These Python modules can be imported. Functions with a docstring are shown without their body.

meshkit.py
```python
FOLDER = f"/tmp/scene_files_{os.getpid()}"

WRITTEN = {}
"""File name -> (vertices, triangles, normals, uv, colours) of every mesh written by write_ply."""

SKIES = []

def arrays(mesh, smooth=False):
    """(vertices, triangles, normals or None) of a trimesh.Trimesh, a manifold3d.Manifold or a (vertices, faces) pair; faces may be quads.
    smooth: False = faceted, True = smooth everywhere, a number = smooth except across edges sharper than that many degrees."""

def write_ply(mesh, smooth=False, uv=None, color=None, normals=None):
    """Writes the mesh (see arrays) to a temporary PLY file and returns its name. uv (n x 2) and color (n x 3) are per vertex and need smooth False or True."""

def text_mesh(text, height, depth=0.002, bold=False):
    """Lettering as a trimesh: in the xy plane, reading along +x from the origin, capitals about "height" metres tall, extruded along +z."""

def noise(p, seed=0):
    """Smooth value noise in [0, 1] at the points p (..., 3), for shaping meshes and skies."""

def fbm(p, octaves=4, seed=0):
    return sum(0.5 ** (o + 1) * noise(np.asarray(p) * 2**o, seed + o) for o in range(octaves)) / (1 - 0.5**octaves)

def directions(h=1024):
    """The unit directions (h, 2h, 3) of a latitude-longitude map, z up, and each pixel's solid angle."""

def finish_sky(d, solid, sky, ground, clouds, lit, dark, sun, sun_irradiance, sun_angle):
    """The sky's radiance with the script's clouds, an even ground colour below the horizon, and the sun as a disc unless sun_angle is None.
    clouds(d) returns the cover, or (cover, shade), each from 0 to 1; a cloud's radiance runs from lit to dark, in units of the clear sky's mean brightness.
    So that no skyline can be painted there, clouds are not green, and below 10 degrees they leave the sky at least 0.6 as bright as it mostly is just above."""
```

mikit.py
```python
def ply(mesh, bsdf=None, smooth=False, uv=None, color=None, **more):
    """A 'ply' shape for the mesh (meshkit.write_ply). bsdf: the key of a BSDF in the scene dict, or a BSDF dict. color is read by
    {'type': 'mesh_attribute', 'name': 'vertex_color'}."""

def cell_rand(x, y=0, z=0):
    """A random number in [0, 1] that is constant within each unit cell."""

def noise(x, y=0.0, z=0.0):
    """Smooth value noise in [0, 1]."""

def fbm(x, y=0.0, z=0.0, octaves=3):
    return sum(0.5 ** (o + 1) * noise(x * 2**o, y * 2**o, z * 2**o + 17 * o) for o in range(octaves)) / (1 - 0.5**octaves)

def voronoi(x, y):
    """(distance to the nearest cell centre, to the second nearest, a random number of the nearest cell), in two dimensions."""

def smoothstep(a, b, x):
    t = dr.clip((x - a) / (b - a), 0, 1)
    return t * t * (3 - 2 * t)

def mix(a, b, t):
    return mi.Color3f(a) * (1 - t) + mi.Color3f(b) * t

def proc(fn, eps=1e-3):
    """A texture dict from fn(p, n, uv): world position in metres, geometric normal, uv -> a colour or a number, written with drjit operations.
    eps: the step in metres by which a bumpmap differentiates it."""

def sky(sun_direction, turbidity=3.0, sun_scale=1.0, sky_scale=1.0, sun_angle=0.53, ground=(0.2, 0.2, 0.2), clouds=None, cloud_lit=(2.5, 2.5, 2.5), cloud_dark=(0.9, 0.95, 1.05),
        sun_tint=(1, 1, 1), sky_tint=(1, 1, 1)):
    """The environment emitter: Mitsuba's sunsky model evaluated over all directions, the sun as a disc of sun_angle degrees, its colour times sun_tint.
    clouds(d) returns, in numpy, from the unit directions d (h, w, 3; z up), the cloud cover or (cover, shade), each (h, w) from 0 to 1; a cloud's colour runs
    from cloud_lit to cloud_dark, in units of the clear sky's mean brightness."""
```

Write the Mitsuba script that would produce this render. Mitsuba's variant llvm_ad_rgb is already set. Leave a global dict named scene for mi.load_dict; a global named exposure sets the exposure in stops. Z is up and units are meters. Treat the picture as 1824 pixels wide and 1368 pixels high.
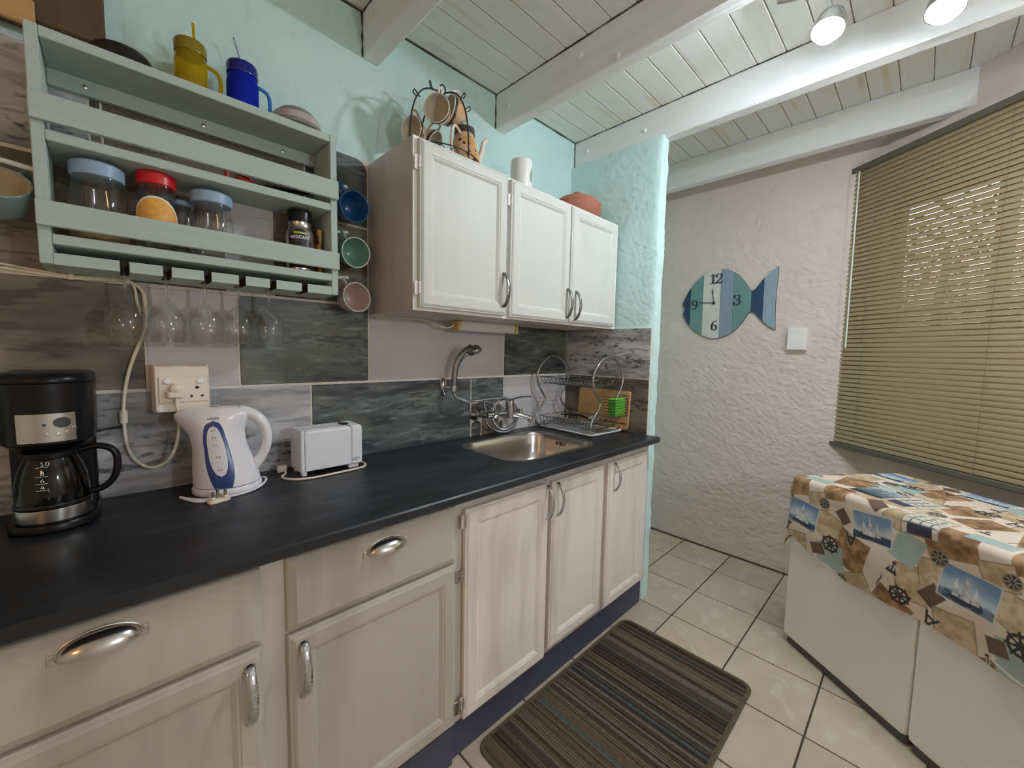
import math, random
import numpy as np
import trimesh
import manifold3d as m3
import mitsuba as mi
import drjit as dr
import mikit, meshkit
from shapely.geometry import Polygon, Point, LineString, box as sbox
from shapely import affinity, union_all
from mikit import noise, fbm, voronoi, cell_rand, smoothstep, mix, proc, ply

random.seed(7)
RNG = np.random.default_rng(7)
T = mi.ScalarTransform4f
scene, labels = {}, {}

# ---------------------------------------------------------------- camera, light, exposure
exposure = 1.0
CAM = np.array([-1.9046, -1.4860, 1.2820])
CF = np.array([0.69850131, 0.7110899, -0.08029363])
CU = np.array([0.04196335, 0.07130865, 0.9965712])
scene['camera'] = {'type': 'perspective', 'fov': math.degrees(2 * math.atan(912 / 719.51)), 'fov_axis': 'x', 'near_clip': 0.02,
                   'to_world': T().look_at(origin=CAM.tolist(), target=(CAM + CF).tolist(), up=CU.tolist())}
scene['sky'] = {**mikit.sky((0.75, -0.5, 0.55), turbidity=4.0, sun_scale=0.0, sky_scale=6.0, ground=(0.25, 0.25, 0.2)), 'sampling_weight': 0.4}
WHITE_L, WARM_L = (0.90, 1.0, 1.07), (1.0, 0.46, 0.17)
SPOT_POWER, PENDANT_POWER, WARM_POWER = 245.0, 112.0, 22.0
SPOTS = [np.array([-0.30, -1.205, 2.285]), np.array([-0.165, -1.455, 2.285])]
PENDANT = np.array([-1.00, -2.85, 1.55])
WARM = np.array([-3.05, -1.75, 1.62])

# ---------------------------------------------------------------- bookkeeping
def numbered(key):
    if key not in labels and key not in scene and not any(k.startswith(key + '__') for k in scene):
        return key
    i = 1
    while True:
        k = f'{key}_{i:03d}'
        if k not in labels and k not in scene:
            return k
        i += 1
_used = set()
def uniq(key):
    if key not in _used and key not in scene:
        _used.add(key); return key
    i = 1
    while f'{key}_{i:03d}' in _used or f'{key}_{i:03d}' in scene:
        i += 1
    k = f'{key}_{i:03d}'; _used.add(k); return k
def thing(name, label, cat, group=None):
    key = uniq(name)
    labels[key] = {'label': label, 'category': cat}
    if group: labels[key]['group'] = group
    return key
def struct(name, label=None):
    key = uniq(name); labels[key] = {'kind': 'structure'}
    if label: labels[key]['label'] = label
    return key
def solid(key, mesh, mat, smooth=False, **kw):
    """the thing itself is one mesh"""
    scene[key] = ply(mesh, mat, smooth, **kw)
    return key
def part(parent, name, mesh, mat, smooth=False, label=None, kind=None, **kw):
    key = uniq(parent + '__' + name)
    scene[key] = ply(mesh, mat, smooth, **kw)
    if label or kind:
        labels[key] = {}
        if label: labels[key]['label'] = label
        if kind: labels[key]['kind'] = kind
    return key

# ---------------------------------------------------------------- geometry helpers
def TM(v, f):
    f = np.asarray(f)
    if f.shape[1] == 4: f = np.vstack([f[:, [0, 1, 2]], f[:, [0, 2, 3]]])
    return trimesh.Trimesh(np.asarray(v, float), f, process=False)
def cat(*ms):
    ms = [m for m in (ms[0] if len(ms) == 1 and isinstance(ms[0], (list, tuple)) else ms)]
    return trimesh.util.concatenate(ms)
def bx(x0, x1, y0, y1, z0, z1, b=0.0):
    """box, edges chamfered by b"""
    if b <= 0:
        m = trimesh.creation.box(extents=(x1 - x0, y1 - y0, z1 - z0)); m.apply_translation(((x0 + x1) / 2, (y0 + y1) / 2, (z0 + z1) / 2)); return m
    b = min(b, (x1 - x0) / 2.01, (y1 - y0) / 2.01, (z1 - z0) / 2.01)
    P = []
    for sx in (0, 1):
        for sy in (0, 1):
            for sz in (0, 1):
                c = np.array([(x0, x1)[sx], (y0, y1)[sy], (z0, z1)[sz]]); d = np.array([1 - 2 * sx, 1 - 2 * sy, 1 - 2 * sz]) * b
                for k in range(3):
                    q = c + d; q[k] = c[k]; P.append(q)
    return trimesh.convex.convex_hull(np.array(P))
def rings(loops, cap0=True, cap1=True, close=True):
    """loft through rings of equal point count"""
    n = len(loops[0]); v = np.vstack(loops); F = []
    for k in range(len(loops) - 1):
        a, b = k * n, (k + 1) * n
        for i in range(n if close else n - 1):
            j = (i + 1) % n; F += [(a + i, a + j, b + j), (a + i, b + j, b + i)]
    if cap0:
        v = np.vstack([v, np.mean(loops[0], 0)]); c = len(v) - 1; F += [(c, (i + 1) % n, i) for i in range(n)]
    if cap1:
        a = (len(loops) - 1) * n; v = np.vstack([v, np.mean(loops[-1], 0)]); c = len(v) - 1; F += [(c, a + i, a + (i + 1) % n) for i in range(n)]
    m = TM(v, np.array(F))
    if m.volume < 0: m.invert()
    return m
def lathe(prof, n=32, center=(0, 0, 0), cap0=True, cap1=True):
    a = np.linspace(0, 2 * np.pi, n, endpoint=False)
    L = [np.stack([r * np.cos(a), r * np.sin(a), np.full(n, z)], 1) + center for r, z in prof]
    return rings(L, cap0, cap1)
def frame_to(axis, up=(0, 0, 1)):
    z = np.array(axis, float); z /= np.linalg.norm(z); u = np.array(up, float)
    if abs(z @ u) > .98: u = np.array([1., 0, 0])
    x = np.cross(u, z); x /= np.linalg.norm(x); return np.stack([x, np.cross(z, x), z], 1)
def orient(mesh, axis, at, up=(0, 0, 1)):
    m = mesh.copy(); M = np.eye(4); M[:3, :3] = frame_to(axis, up); M[:3, 3] = at; m.apply_transform(M); return m
def rotz(mesh, deg, about=(0, 0, 0)):
    m = mesh.copy(); m.apply_transform(trimesh.transformations.rotation_matrix(math.radians(deg), (0, 0, 1), about)); return m
def move(mesh, d):
    m = mesh.copy(); m.apply_translation(d); return m
def spline(pts, n=60, closed=False):
    from scipy.interpolate import CubicSpline
    p = np.array(pts, float)
    if closed: p = np.vstack([p, p[:1]])
    d = np.concatenate([[0], np.cumsum(np.linalg.norm(np.diff(p, axis=0), axis=1))])
    cs = CubicSpline(d, p, bc_type='periodic' if closed else 'natural')
    return cs(np.linspace(0, d[-1], n))
def tube(path, r, sides=8, closed=False, flat=None, up=None):
    """swept tube; r number or per point; flat=(a,b) elliptical/rect half sizes"""
    p = np.asarray(path, float); n = len(p)
    r = np.broadcast_to(np.asarray(r, float), (n,))
    t = np.gradient(p, axis=0)
    if closed: t[0] = t[-1] = p[1] - p[-1] if False else (p[1] - p[-2])
    t /= np.linalg.norm(t, axis=1, keepdims=True) + 1e-12
    if up is not None:
        N = np.cross(np.broadcast_to(up, t.shape), t)
    else:
        a = np.array([0, 0, 1.0]) if abs(t[0][2]) < .9 else np.array([1.0, 0, 0])
        N = np.zeros_like(t); N[0] = np.cross(a, t[0])
        for i in range(1, n):
            N[i] = N[i - 1] - t[i] * (N[i - 1] @ t[i])
            N[i] /= np.linalg.norm(N[i]) + 1e-12
    N /= np.linalg.norm(N, axis=1, keepdims=True) + 1e-12
    B = np.cross(t, N); ang = np.arange(sides) * 2 * np.pi / sides + (np.pi / sides if sides == 4 else 0)
    fa, fb = flat if flat else (1, 1)
    L = [p[i] + r[i] * (fa * np.cos(ang)[:, None] * N[i] + fb * np.sin(ang)[:, None] * B[i]) for i in range(n)]
    return rings(L, not closed, not closed)
def cyl(p0, p1, r, n=20, r1=None):
    p0, p1 = np.array(p0, float), np.array(p1, float)
    h = np.linalg.norm(p1 - p0)
    return orient(lathe([(r, 0), (r if r1 is None else r1, h)], n), p1 - p0, p0)
def rrect(x0, x1, y0, y1, r, n=6):
    r = min(r, (x1 - x0) / 2 - 1e-4, (y1 - y0) / 2 - 1e-4); P = []
    for cx, cy, a0 in ((x1 - r, y1 - r, 0), (x0 + r, y1 - r, 90), (x0 + r, y0 + r, 180), (x1 - r, y0 + r, 270)):
        for a in np.linspace(a0, a0 + 90, n): P.append((cx + r * math.cos(math.radians(a)), cy + r * math.sin(math.radians(a))))
    return np.array(P)
def z3(p2, z): return np.column_stack([p2, np.full(len(p2), z)])
def slab(x0, x1, y0, y1, z0, z1, r, b=0.003, n=6):
    """rounded-corner slab with softened top and bottom edges"""
    q = lambda i: rrect(x0 + i, x1 - i, y0 + i, y1 - i, max(r - i, 1e-3), n)
    return rings([z3(q(b), z0), z3(q(0), z0 + b), z3(q(0), z1 - b), z3(q(b * .3), z1 - b * .3), z3(q(b), z1)])
def extr(poly, h):
    gs = [g for g in getattr(poly, 'geoms', [poly]) if g.area > 1e-9]
    return cat([trimesh.creation.extrude_polygon(g, h, engine='earcut') for g in gs])
def axes(mesh, ex, ey, ez, at):
    """map local xyz onto the given axes"""
    m = mesh.copy(); M = np.eye(4); M[:3, :3] = np.stack([ex, ey, ez], 1); M[:3, 3] = at; m.apply_transform(M)
    if np.linalg.det(M[:3, :3]) < 0: m.invert()
    return m
def man(m): return m3.Manifold(m3.Mesh(np.asarray(m.vertices, np.float32), np.asarray(m.faces, np.uint32)))
def unman(M): r = M.to_mesh(); return trimesh.Trimesh(r.vert_properties[:, :3], r.tri_verts, process=False)
def wavy(mesh, amp, freq, seed=0):
    m = mesh.copy(); v = m.vertices; n = m.vertex_normals
    m.vertices = v + n * ((meshkit.noise(v * freq, seed) - .5) * 2 * amp)[:, None]; return m

# ---------------------------------------------------------------- materials
def P(col, rough=.5, metal=0., spec=.5, coat=0., two=False, **kw):
    c = {'type': 'rgb', 'value': list(col)} if isinstance(col, (tuple, list)) else col
    rg = {'type': 'rgb', 'value': rough} if False else rough
    d = {'type': 'principled', 'base_color': c, 'roughness': rg, 'metallic': metal, 'specular': spec, **kw}
    if coat: d['clearcoat'] = coat; d['clearcoat_gloss'] = .9
    return {'type': 'twosided', 'bsdf': d} if two else d
def bump(fn, scale, bsdf, eps=1e-3): return {'type': 'bumpmap', 'tex': proc(fn, eps), 'scale': scale, 'bsdf': bsdf}
def C(*a): return mi.Color3f(*a)

def plaster_h(p, n, uv): return .5 * fbm(p.x * 55, p.y * 55, p.z * 55, 3) + .5 * fbm(p.x * 16, p.y * 16, p.z * 16, 3)
def mint_c(p, n, uv):
    k = fbm(p.x * 5, p.y * 5, p.z * 5, 3); s = smoothstep(.62, .8, fbm(p.x * 40, p.y * 40, p.z * 14, 2))
    return mix(mix((.485, .675, .65), (.545, .73, .71), k), (.45, .60, .58), s * .4)
def grey_c(p, n, uv):
    k = fbm(p.x * 4, p.y * 4, p.z * 4, 3); return mix((.60, .53, .485), (.68, .605, .555), k)
scene['mint_plaster'] = bump(plaster_h, .009, P(proc(mint_c), .85, spec=.2))
scene['grey_plaster'] = bump(plaster_h, .014, P(proc(grey_c), .88, spec=.2))
scene['room_paint'] = P((.74, .70, .64), .9, spec=.2)
def board_c(p, n, uv):
    k = fbm(p.x * 3, p.y * 60, p.z * 3, 3); w = smoothstep(.66, .85, fbm(p.x * 2.2 + 9, p.y * 25, 3, 3))
    return mix(mix((.63, .63, .59), (.71, .71, .67), k), (.55, .45, .28), w * .5)
scene['ceiling_board'] = P(proc(board_c), .6)
def beam_c(p, n, uv):
    k = fbm(p.x * 30, p.y * 2.5, p.z * 30, 3); return mix((.66, .665, .66), (.75, .755, .75), k)
scene['beam_paint'] = bump(lambda p, n, uv: fbm(p.x * 50, p.y * 5, p.z * 50, 3), .0025, P(proc(beam_c), .55))

# weathered wood-look wall tiles; h is the running direction along either wall
def th(p): return p.x - p.y
def streaks(h, z, sx, sz, o): return fbm(h * sx + o, z * sz, o * 1.7, 4)
def tile_dark_c(p, n, uv):
    h, z = th(p), p.z
    w = fbm(h * 6, z * 10, 4., 3) - .5
    a = streaks(h + .05 * w, z + .03 * w, 4, 22, 3.); b = streaks(h + .1 * w, z + .02 * w, 16, 70, 8.); c = fbm(h * 4 + 5, z * 6, 1., 3); d = streaks(h, z + .02 * w, 36, 150, 2.)
    col = mix((.030, .037, .041), (.135, .155, .158), smoothstep(.34, .70, a * .6 + b * .4))
    col = mix(col, (.16, .165, .12), smoothstep(.50, .75, c) * .5)
    col = mix(col, (.24, .265, .27), smoothstep(.57, .76, b) * .55)
    return mix(col, (.014, .016, .018), smoothstep(.54, .70, d * .5 + a * .5) * .75)
def tile_light_c(p, n, uv):
    h, z = th(p), p.z
    a = fbm(h * 3 + 4, z * 8, 2., 3); b = streaks(h, z, 8, 110, 12.); c = fbm(h * 3, z * 12 + 3, 5., 2)
    col = mix((.40, .385, .395), (.54, .52, .53), a)
    return mix(col, (.16, .145, .145), smoothstep(.68, .76, b) * smoothstep(.5, .62, c) * .7)
def tile_fleck_c(p, n, uv):
    h, z = th(p), p.z
    w = fbm(h * 9, z * 14, 4., 3) - .5
    a = streaks(h + .06 * w, z + .04 * w, 4, 14, 21.); b = streaks(h + .05 * w, z + .02 * w, 22, 80, 5.); c = fbm(h * 5, z * 9, 7., 3); d = streaks(h, z, 55, 110, 3.)
    col = mix((.22, .22, .23), (.52, .51, .53), smoothstep(.3, .62, a))
    col = mix(col, (.15, .16, .16), smoothstep(.5, .7, streaks(h, z + .03 * w, 9, 60, 9.)) * .55)
    return mix(col, (.045, .046, .050), smoothstep(.50, .70, b * .65 + d * .35) * smoothstep(.38, .64, c) * .9)
def tile_brown_c(p, n, uv):
    h, z = th(p), p.z
    w = fbm(h * 7, z * 11, 6., 3) - .5
    a = streaks(h + .08 * w, z + .04 * w, 3.5, 13, 31.); b = streaks(h + .05 * w, z + .02 * w, 14, 55, 15.); c = streaks(h, z + .03 * w, 7, 30, 2.)
    col = mix((.075, .062, .052), (.215, .185, .148), smoothstep(.32, .68, a))
    col = mix(col, (.26, .25, .225), smoothstep(.56, .75, c) * .6)
    return mix(col, (.045, .038, .034), smoothstep(.52, .70, b) * .7)
def tile_bump(p, n, uv): return streaks(th(p), p.z, 24, 130, 5.)
for nm, fn in (('dark', tile_dark_c), ('light', tile_light_c), ('fleck', tile_fleck_c), ('brown', tile_brown_c)):
    scene['tile_' + nm] = bump(tile_bump, .0008, P(proc(fn), .42, spec=.4))
def grout_c(p, n, uv): return mix((.58, .53, .47), (.70, .66, .60), fbm(p.x * 60, p.y * 60, p.z * 60, 2))
scene['wall_grout'] = P(proc(grout_c), .9, spec=.1)
def ftile_c(p, n, uv):
    a = fbm(p.x * 6, p.y * 6, 3., 4); b = fbm(p.x * 17 + 4 * a, p.y * 17, 8., 3); ti = cell_rand(dr.floor((p.x - .597) / .295), dr.floor((p.y + .404) / .295), 4)
    col = mix((.44, .36, .27), (.555, .47, .37), a); col = mix(col, (.59, .52, .43), smoothstep(.56, .80, b) * .45)
    return col * (.92 + .14 * ti)
scene['floor_tile'] = P(proc(ftile_c), .38, spec=.45)
scene['floor_grout'] = P((.085, .062, .045), .9, spec=.1)

def counter_c(p, n, uv):
    a = fbm(p.x * 3.5, p.y * 9, 2., 4); b = fbm(p.x * 12, p.y * 70, 5., 3)
    return mix((.008, .0105, .0145), (.021, .026, .033), smoothstep(.35, .7, a * .7 + b * .3))
def counter_r(p, n, uv): return .34 + .16 * fbm(p.x * 10, p.y * 16, 2., 3)
scene['counter_top'] = {'type': 'principled', 'base_color': proc(counter_c), 'roughness': proc(counter_r), 'specular': .5}
scene['plinth_paint'] = P((.055, .06, .095), .6)

def wash(base, dark, p, o):
    a = fbm(p.x * 7 + o, p.y * 7, p.z * 2.2, 3); b = fbm(p.x * 34 + 3 * a, p.y * 34, p.z * 2.6 + o, 3); c = fbm(p.x * 2.5, p.y * 3, p.z * 2.5 + o, 2)
    return mix(base, dark, smoothstep(.42, .72, a * .4 + b * .25 + c * .35) * .8)
scene['door_wash'] = P(proc(lambda p, n, uv: wash((.72, .655, .615), (.50, .435, .40), p, 0.)), .55, spec=.35)
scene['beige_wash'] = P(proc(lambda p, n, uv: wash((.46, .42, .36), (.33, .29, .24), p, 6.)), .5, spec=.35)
scene['wall_door_wash'] = P(proc(lambda p, n, uv: wash((.57, .575, .55), (.49, .49, .465), p, 4.)), .5, spec=.35)
scene['carcass_wash'] = P(proc(lambda p, n, uv: wash((.50, .45, .42), (.34, .285, .255), p, 9.)), .5, spec=.4)
scene['wallcab_side'] = P(proc(lambda p, n, uv: wash((.52, .475, .44), (.42, .37, .34), p, 2.)), .38, spec=.5)
scene['wallcab_frame'] = P((.70, .69, .66), .5)
scene['raw_edge'] = P((.36, .29, .24), .7)
scene['dark_gap'] = P((.05, .04, .035), .9)
def shelf_c(p, n, uv):
    a = fbm(p.x * 4, p.y * 6, p.z * 60, 3); b = fbm(p.x * 3, p.y * 9, p.z * 9 + 4, 3)
    return mix((.355, .44, .41), (.43, .515, .48), a * .5 + b * .5)
scene['shelf_paint'] = P(proc(shelf_c), .6, spec=.35)
scene['slot_wood'] = P((.05, .028, .02), .6)
def walnut_c(p, n, uv): return mix((.045, .026, .014), (.12, .068, .035), fbm(p.x * 40, p.y * 6, p.z * 4, 3))
scene['dark_wood'] = P(proc(walnut_c), .5)
def oak_c(p, n, uv):
    a = fbm(p.y * 6 + p.z * 14, p.z * 5 - p.y * 9, 3., 3); b = fbm((p.y + p.z) * 90, (p.z - p.y) * 9, 1., 2)
    return mix((.40, .215, .075), (.56, .35, .15), a * .6 + b * .4)
scene['board_wood'] = P(proc(oak_c), .55)
scene['chrome'] = P((.55, .57, .59), .10, 1.)
scene['dark_chrome'] = P((.30, .31, .33), .2, 1.)
scene['steel'] = P((.55, .53, .50), .27, 1.)
scene['steel_fine'] = P((.60, .57, .54), .22, 1.)
scene['pin_metal'] = P((.5, .47, .42), .3, 1.)
scene['wire_black'] = P((.018, .018, .02), .4)
scene['white_plastic'] = P((.74, .73, .78), .22, spec=.5)
scene['toaster_white'] = P((.70, .72, .78), .28, spec=.5)
scene['cream_plastic'] = P((.74, .65, .55), .35)
scene['cord_white'] = P((.70, .64, .52), .5)
scene['dark_hole'] = P((.02, .012, .01), .8)
scene['black_plastic'] = P((.006, .006, .007), .30, spec=.28)
scene['black_gloss'] = P((.008, .008, .009), .12)
scene['navy'] = P((.018, .045, .19), .3)
scene['print_grey'] = P((.10, .10, .13), .6)
scene['print_white'] = P((.8, .8, .78), .6)
scene['lcd'] = P((.05, .055, .05), .2)
scene['glass'] = {'type': 'principledthin', 'base_color': {'type': 'rgb', 'value': [.97, .98, .98]}, 'roughness': .045, 'spec_trans': 1.0, 'eta': 1.5}
scene['carafe_glass'] = {'type': 'principledthin', 'base_color': {'type': 'rgb', 'value': [.30, .29, .27]}, 'roughness': .08, 'spec_trans': 1.0, 'eta': 1.5}
scene['yellow_glass'] = {'type': 'principledthin', 'base_color': {'type': 'rgb', 'value': [.80, .62, .02]}, 'roughness': .10, 'spec_trans': .65, 'diff_trans': .9, 'eta': 1.4}
scene['yellow_lid'] = P((.20, .16, .01), .25)
scene['blue_glass'] = {'type': 'principledthin', 'base_color': {'type': 'rgb', 'value': [.012, .035, .55]}, 'roughness': .12, 'spec_trans': .25, 'diff_trans': .6, 'eta': 1.4}
scene['blue_lid'] = P((.006, .012, .16), .2)
scene['blue_handle'] = P((.02, .16, .48), .2)
scene['lid_blue'] = P((.24, .37, .52), .4)
scene['lid_red'] = P((.55, .012, .016), .35)
def spice_c(p, n, uv):
    a = fbm(p.x * 120, p.y * 120, p.z * 120, 2); return mix((.62, .26, .03), (.80, .45, .10), a)
scene['orange_label'] = P(proc(spice_c), .5)
scene['label_white'] = P((.72, .68, .6), .5)
scene['crumbs'] = P((.55, .36, .2), .8)
scene['coffee_dark'] = P((.014, .010, .012), .35)
scene['label_lime'] = P((.38, .45, .12), .5)
scene['packet'] = P(proc(lambda p, n, uv: mix((.42, .22, .05), (.09, .03, .025), smoothstep(.45, .6, fbm(p.x * 30, p.y * 30, p.z * 40, 2)))), .4)
scene['mug_blue'] = P((.012, .10, .29), .14, coat=.5)
scene['mug_blue_in'] = P((.012, .085, .22), .14, coat=.5)
scene['mug_green'] = P((.17, .34, .29), .16, coat=.5)
scene['mug_pink'] = P((.48, .36, .335), .18, coat=.5)
scene['mug_grey'] = P((.22, .30, .32), .2, coat=.4)
scene['mug_beige'] = P((.45, .36, .22), .3)
scene['rim_pale'] = P((.62, .68, .64), .2)
def cup_c(p, n, uv):
    a = fbm(p.x * 18, p.y * 18, p.z * 18, 3); s = smoothstep(.66, .70, fbm(p.x * 70, p.y * 70, p.z * 70, 2))
    return mix(mix((.55, .42, .29), (.56, .27, .10), smoothstep(.4, .65, a)), (.06, .03, .02), s)
scene['cup_glaze'] = P(proc(cup_c), .3)
scene['cup_in'] = P((.56, .50, .40), .25)
scene['cup_dark'] = P((.055, .042, .036), .3)
scene['cup_pale'] = P((.68, .62, .55), .25)
scene['porcelain'] = P((.72, .72, .70), .35)
def clay_c(p, n, uv): return mix((.30, .105, .065), (.40, .16, .10), fbm(p.x * 14, p.y * 14, p.z * 20, 3))
scene['terracotta'] = P(proc(clay_c), .75)
scene['tube_lens'] = bump(lambda p, n, uv: .5 + .5 * dr.sin(p.z * 1500), .0006, P((.60, .58, .55), .3))
scene['amber_cap'] = P((.55, .38, .13), .4)
scene['pan_black'] = P((.010, .010, .012), .25)
scene['bowl_grey'] = P((.20, .19, .18), .4)
scene['bowl_pale'] = P((.40, .36, .34), .35)
scene['red_plastic'] = P((.60, .025, .02), .4)
scene['tray_white'] = P((.80, .82, .81), .3)
scene['hose_steel'] = P((.40, .41, .42), .22, 1.)
def tray_c(p, n, uv):
    k = cell_rand(dr.floor(p.x * 14 + .3), dr.floor(p.y * 9), 3.)
    return mix(mix((.20, .23, .24), (.42, .46, .46), k), (.30, .14, .07), smoothstep(.8, .82, k))
scene['tray_glaze'] = P(proc(tray_c), .15)
scene['sponge_green'] = bump(lambda p, n, uv: fbm(p.x * 300, p.y * 300, p.z * 300, 2), .002, P((.11, .42, .035), .9))
for nm, c in (('navy_stripe', (.028, .062, .12)), ('green_stripe', (.14, .27, .25)), ('white_stripe', (.60, .585, .56)), ('blue_stripe', (.22, .29, .37)), ('pale_blue_stripe', (.25, .34, .41))):
    scene[nm] = P(proc(lambda p, n, uv, c=c: C(*c) * (.92 + .16 * fbm(p.x * 20, p.y * 40, p.z * 6, 2))), .65, spec=.25)
scene['clock_edge'] = P((.045, .055, .065), .6)
scene['digit'] = P((.035, .045, .065), .5)
scene['switch_white'] = P((.72, .71, .69), .35)
scene['fridge_white'] = bump(lambda p, n, uv: fbm(p.x * 120, p.y * 120, p.z * 120, 2), .0006, P((.78, .775, .745), .38))
scene['gasket_grey'] = P((.085, .088, .09), .6)
scene['slat_gold'] = P((.42, .315, .185), .34, .45)
scene['rail_bronze'] = P((.13, .115, .09), .4, .3)
scene['wand'] = P((.66, .70, .68), .15)
scene['window_frame'] = P((.08, .06, .05), .5)
scene['pane_glass'] = {'type': 'thindielectric', 'int_ior': 1.5}
scene['lamp_metal'] = P((.6, .6, .6), .2, 1.)
scene['foliage'] = P((.10, .14, .05), .8)
scene['fence_wood'] = P((.22, .16, .10), .8)

def rug_c(p, n, uv):
    x = p.x
    a = cell_rand(dr.floor(x * 78), 1., 5.); b = cell_rand(dr.floor(x * 200 + 3), 2., 9.); c = cell_rand(dr.floor(x * 26 + .4), 4., 2.)
    col = mix((.055, .043, .029), (.135, .100, .066), a)
    col = mix(col, (.026, .030, .046), smoothstep(.62, .66, c) * .45)
    col = mix(col, (.16, .16, .125), smoothstep(.82, .85, b) * .75)
    col = mix(col, (.045, .085, .095), smoothstep(.95, .96, a) * .6)
    col = mix(col, (.03, .02, .018), smoothstep(.86, .88, cell_rand(dr.floor(x * 130 + 7), 3., 1.)) * .85)
    return col * (.72 + .5 * fbm(p.x * 300, p.y * 160, 2., 2))
scene['rug_pile'] = P(proc(rug_c), .95, spec=.1)
scene['rug_border'] = P(proc(lambda p, n, uv: mix((.090, .072, .046), (.135, .112, .072), fbm(p.x * 200, p.y * 200, 1., 2))), .95, spec=.1)

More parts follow.
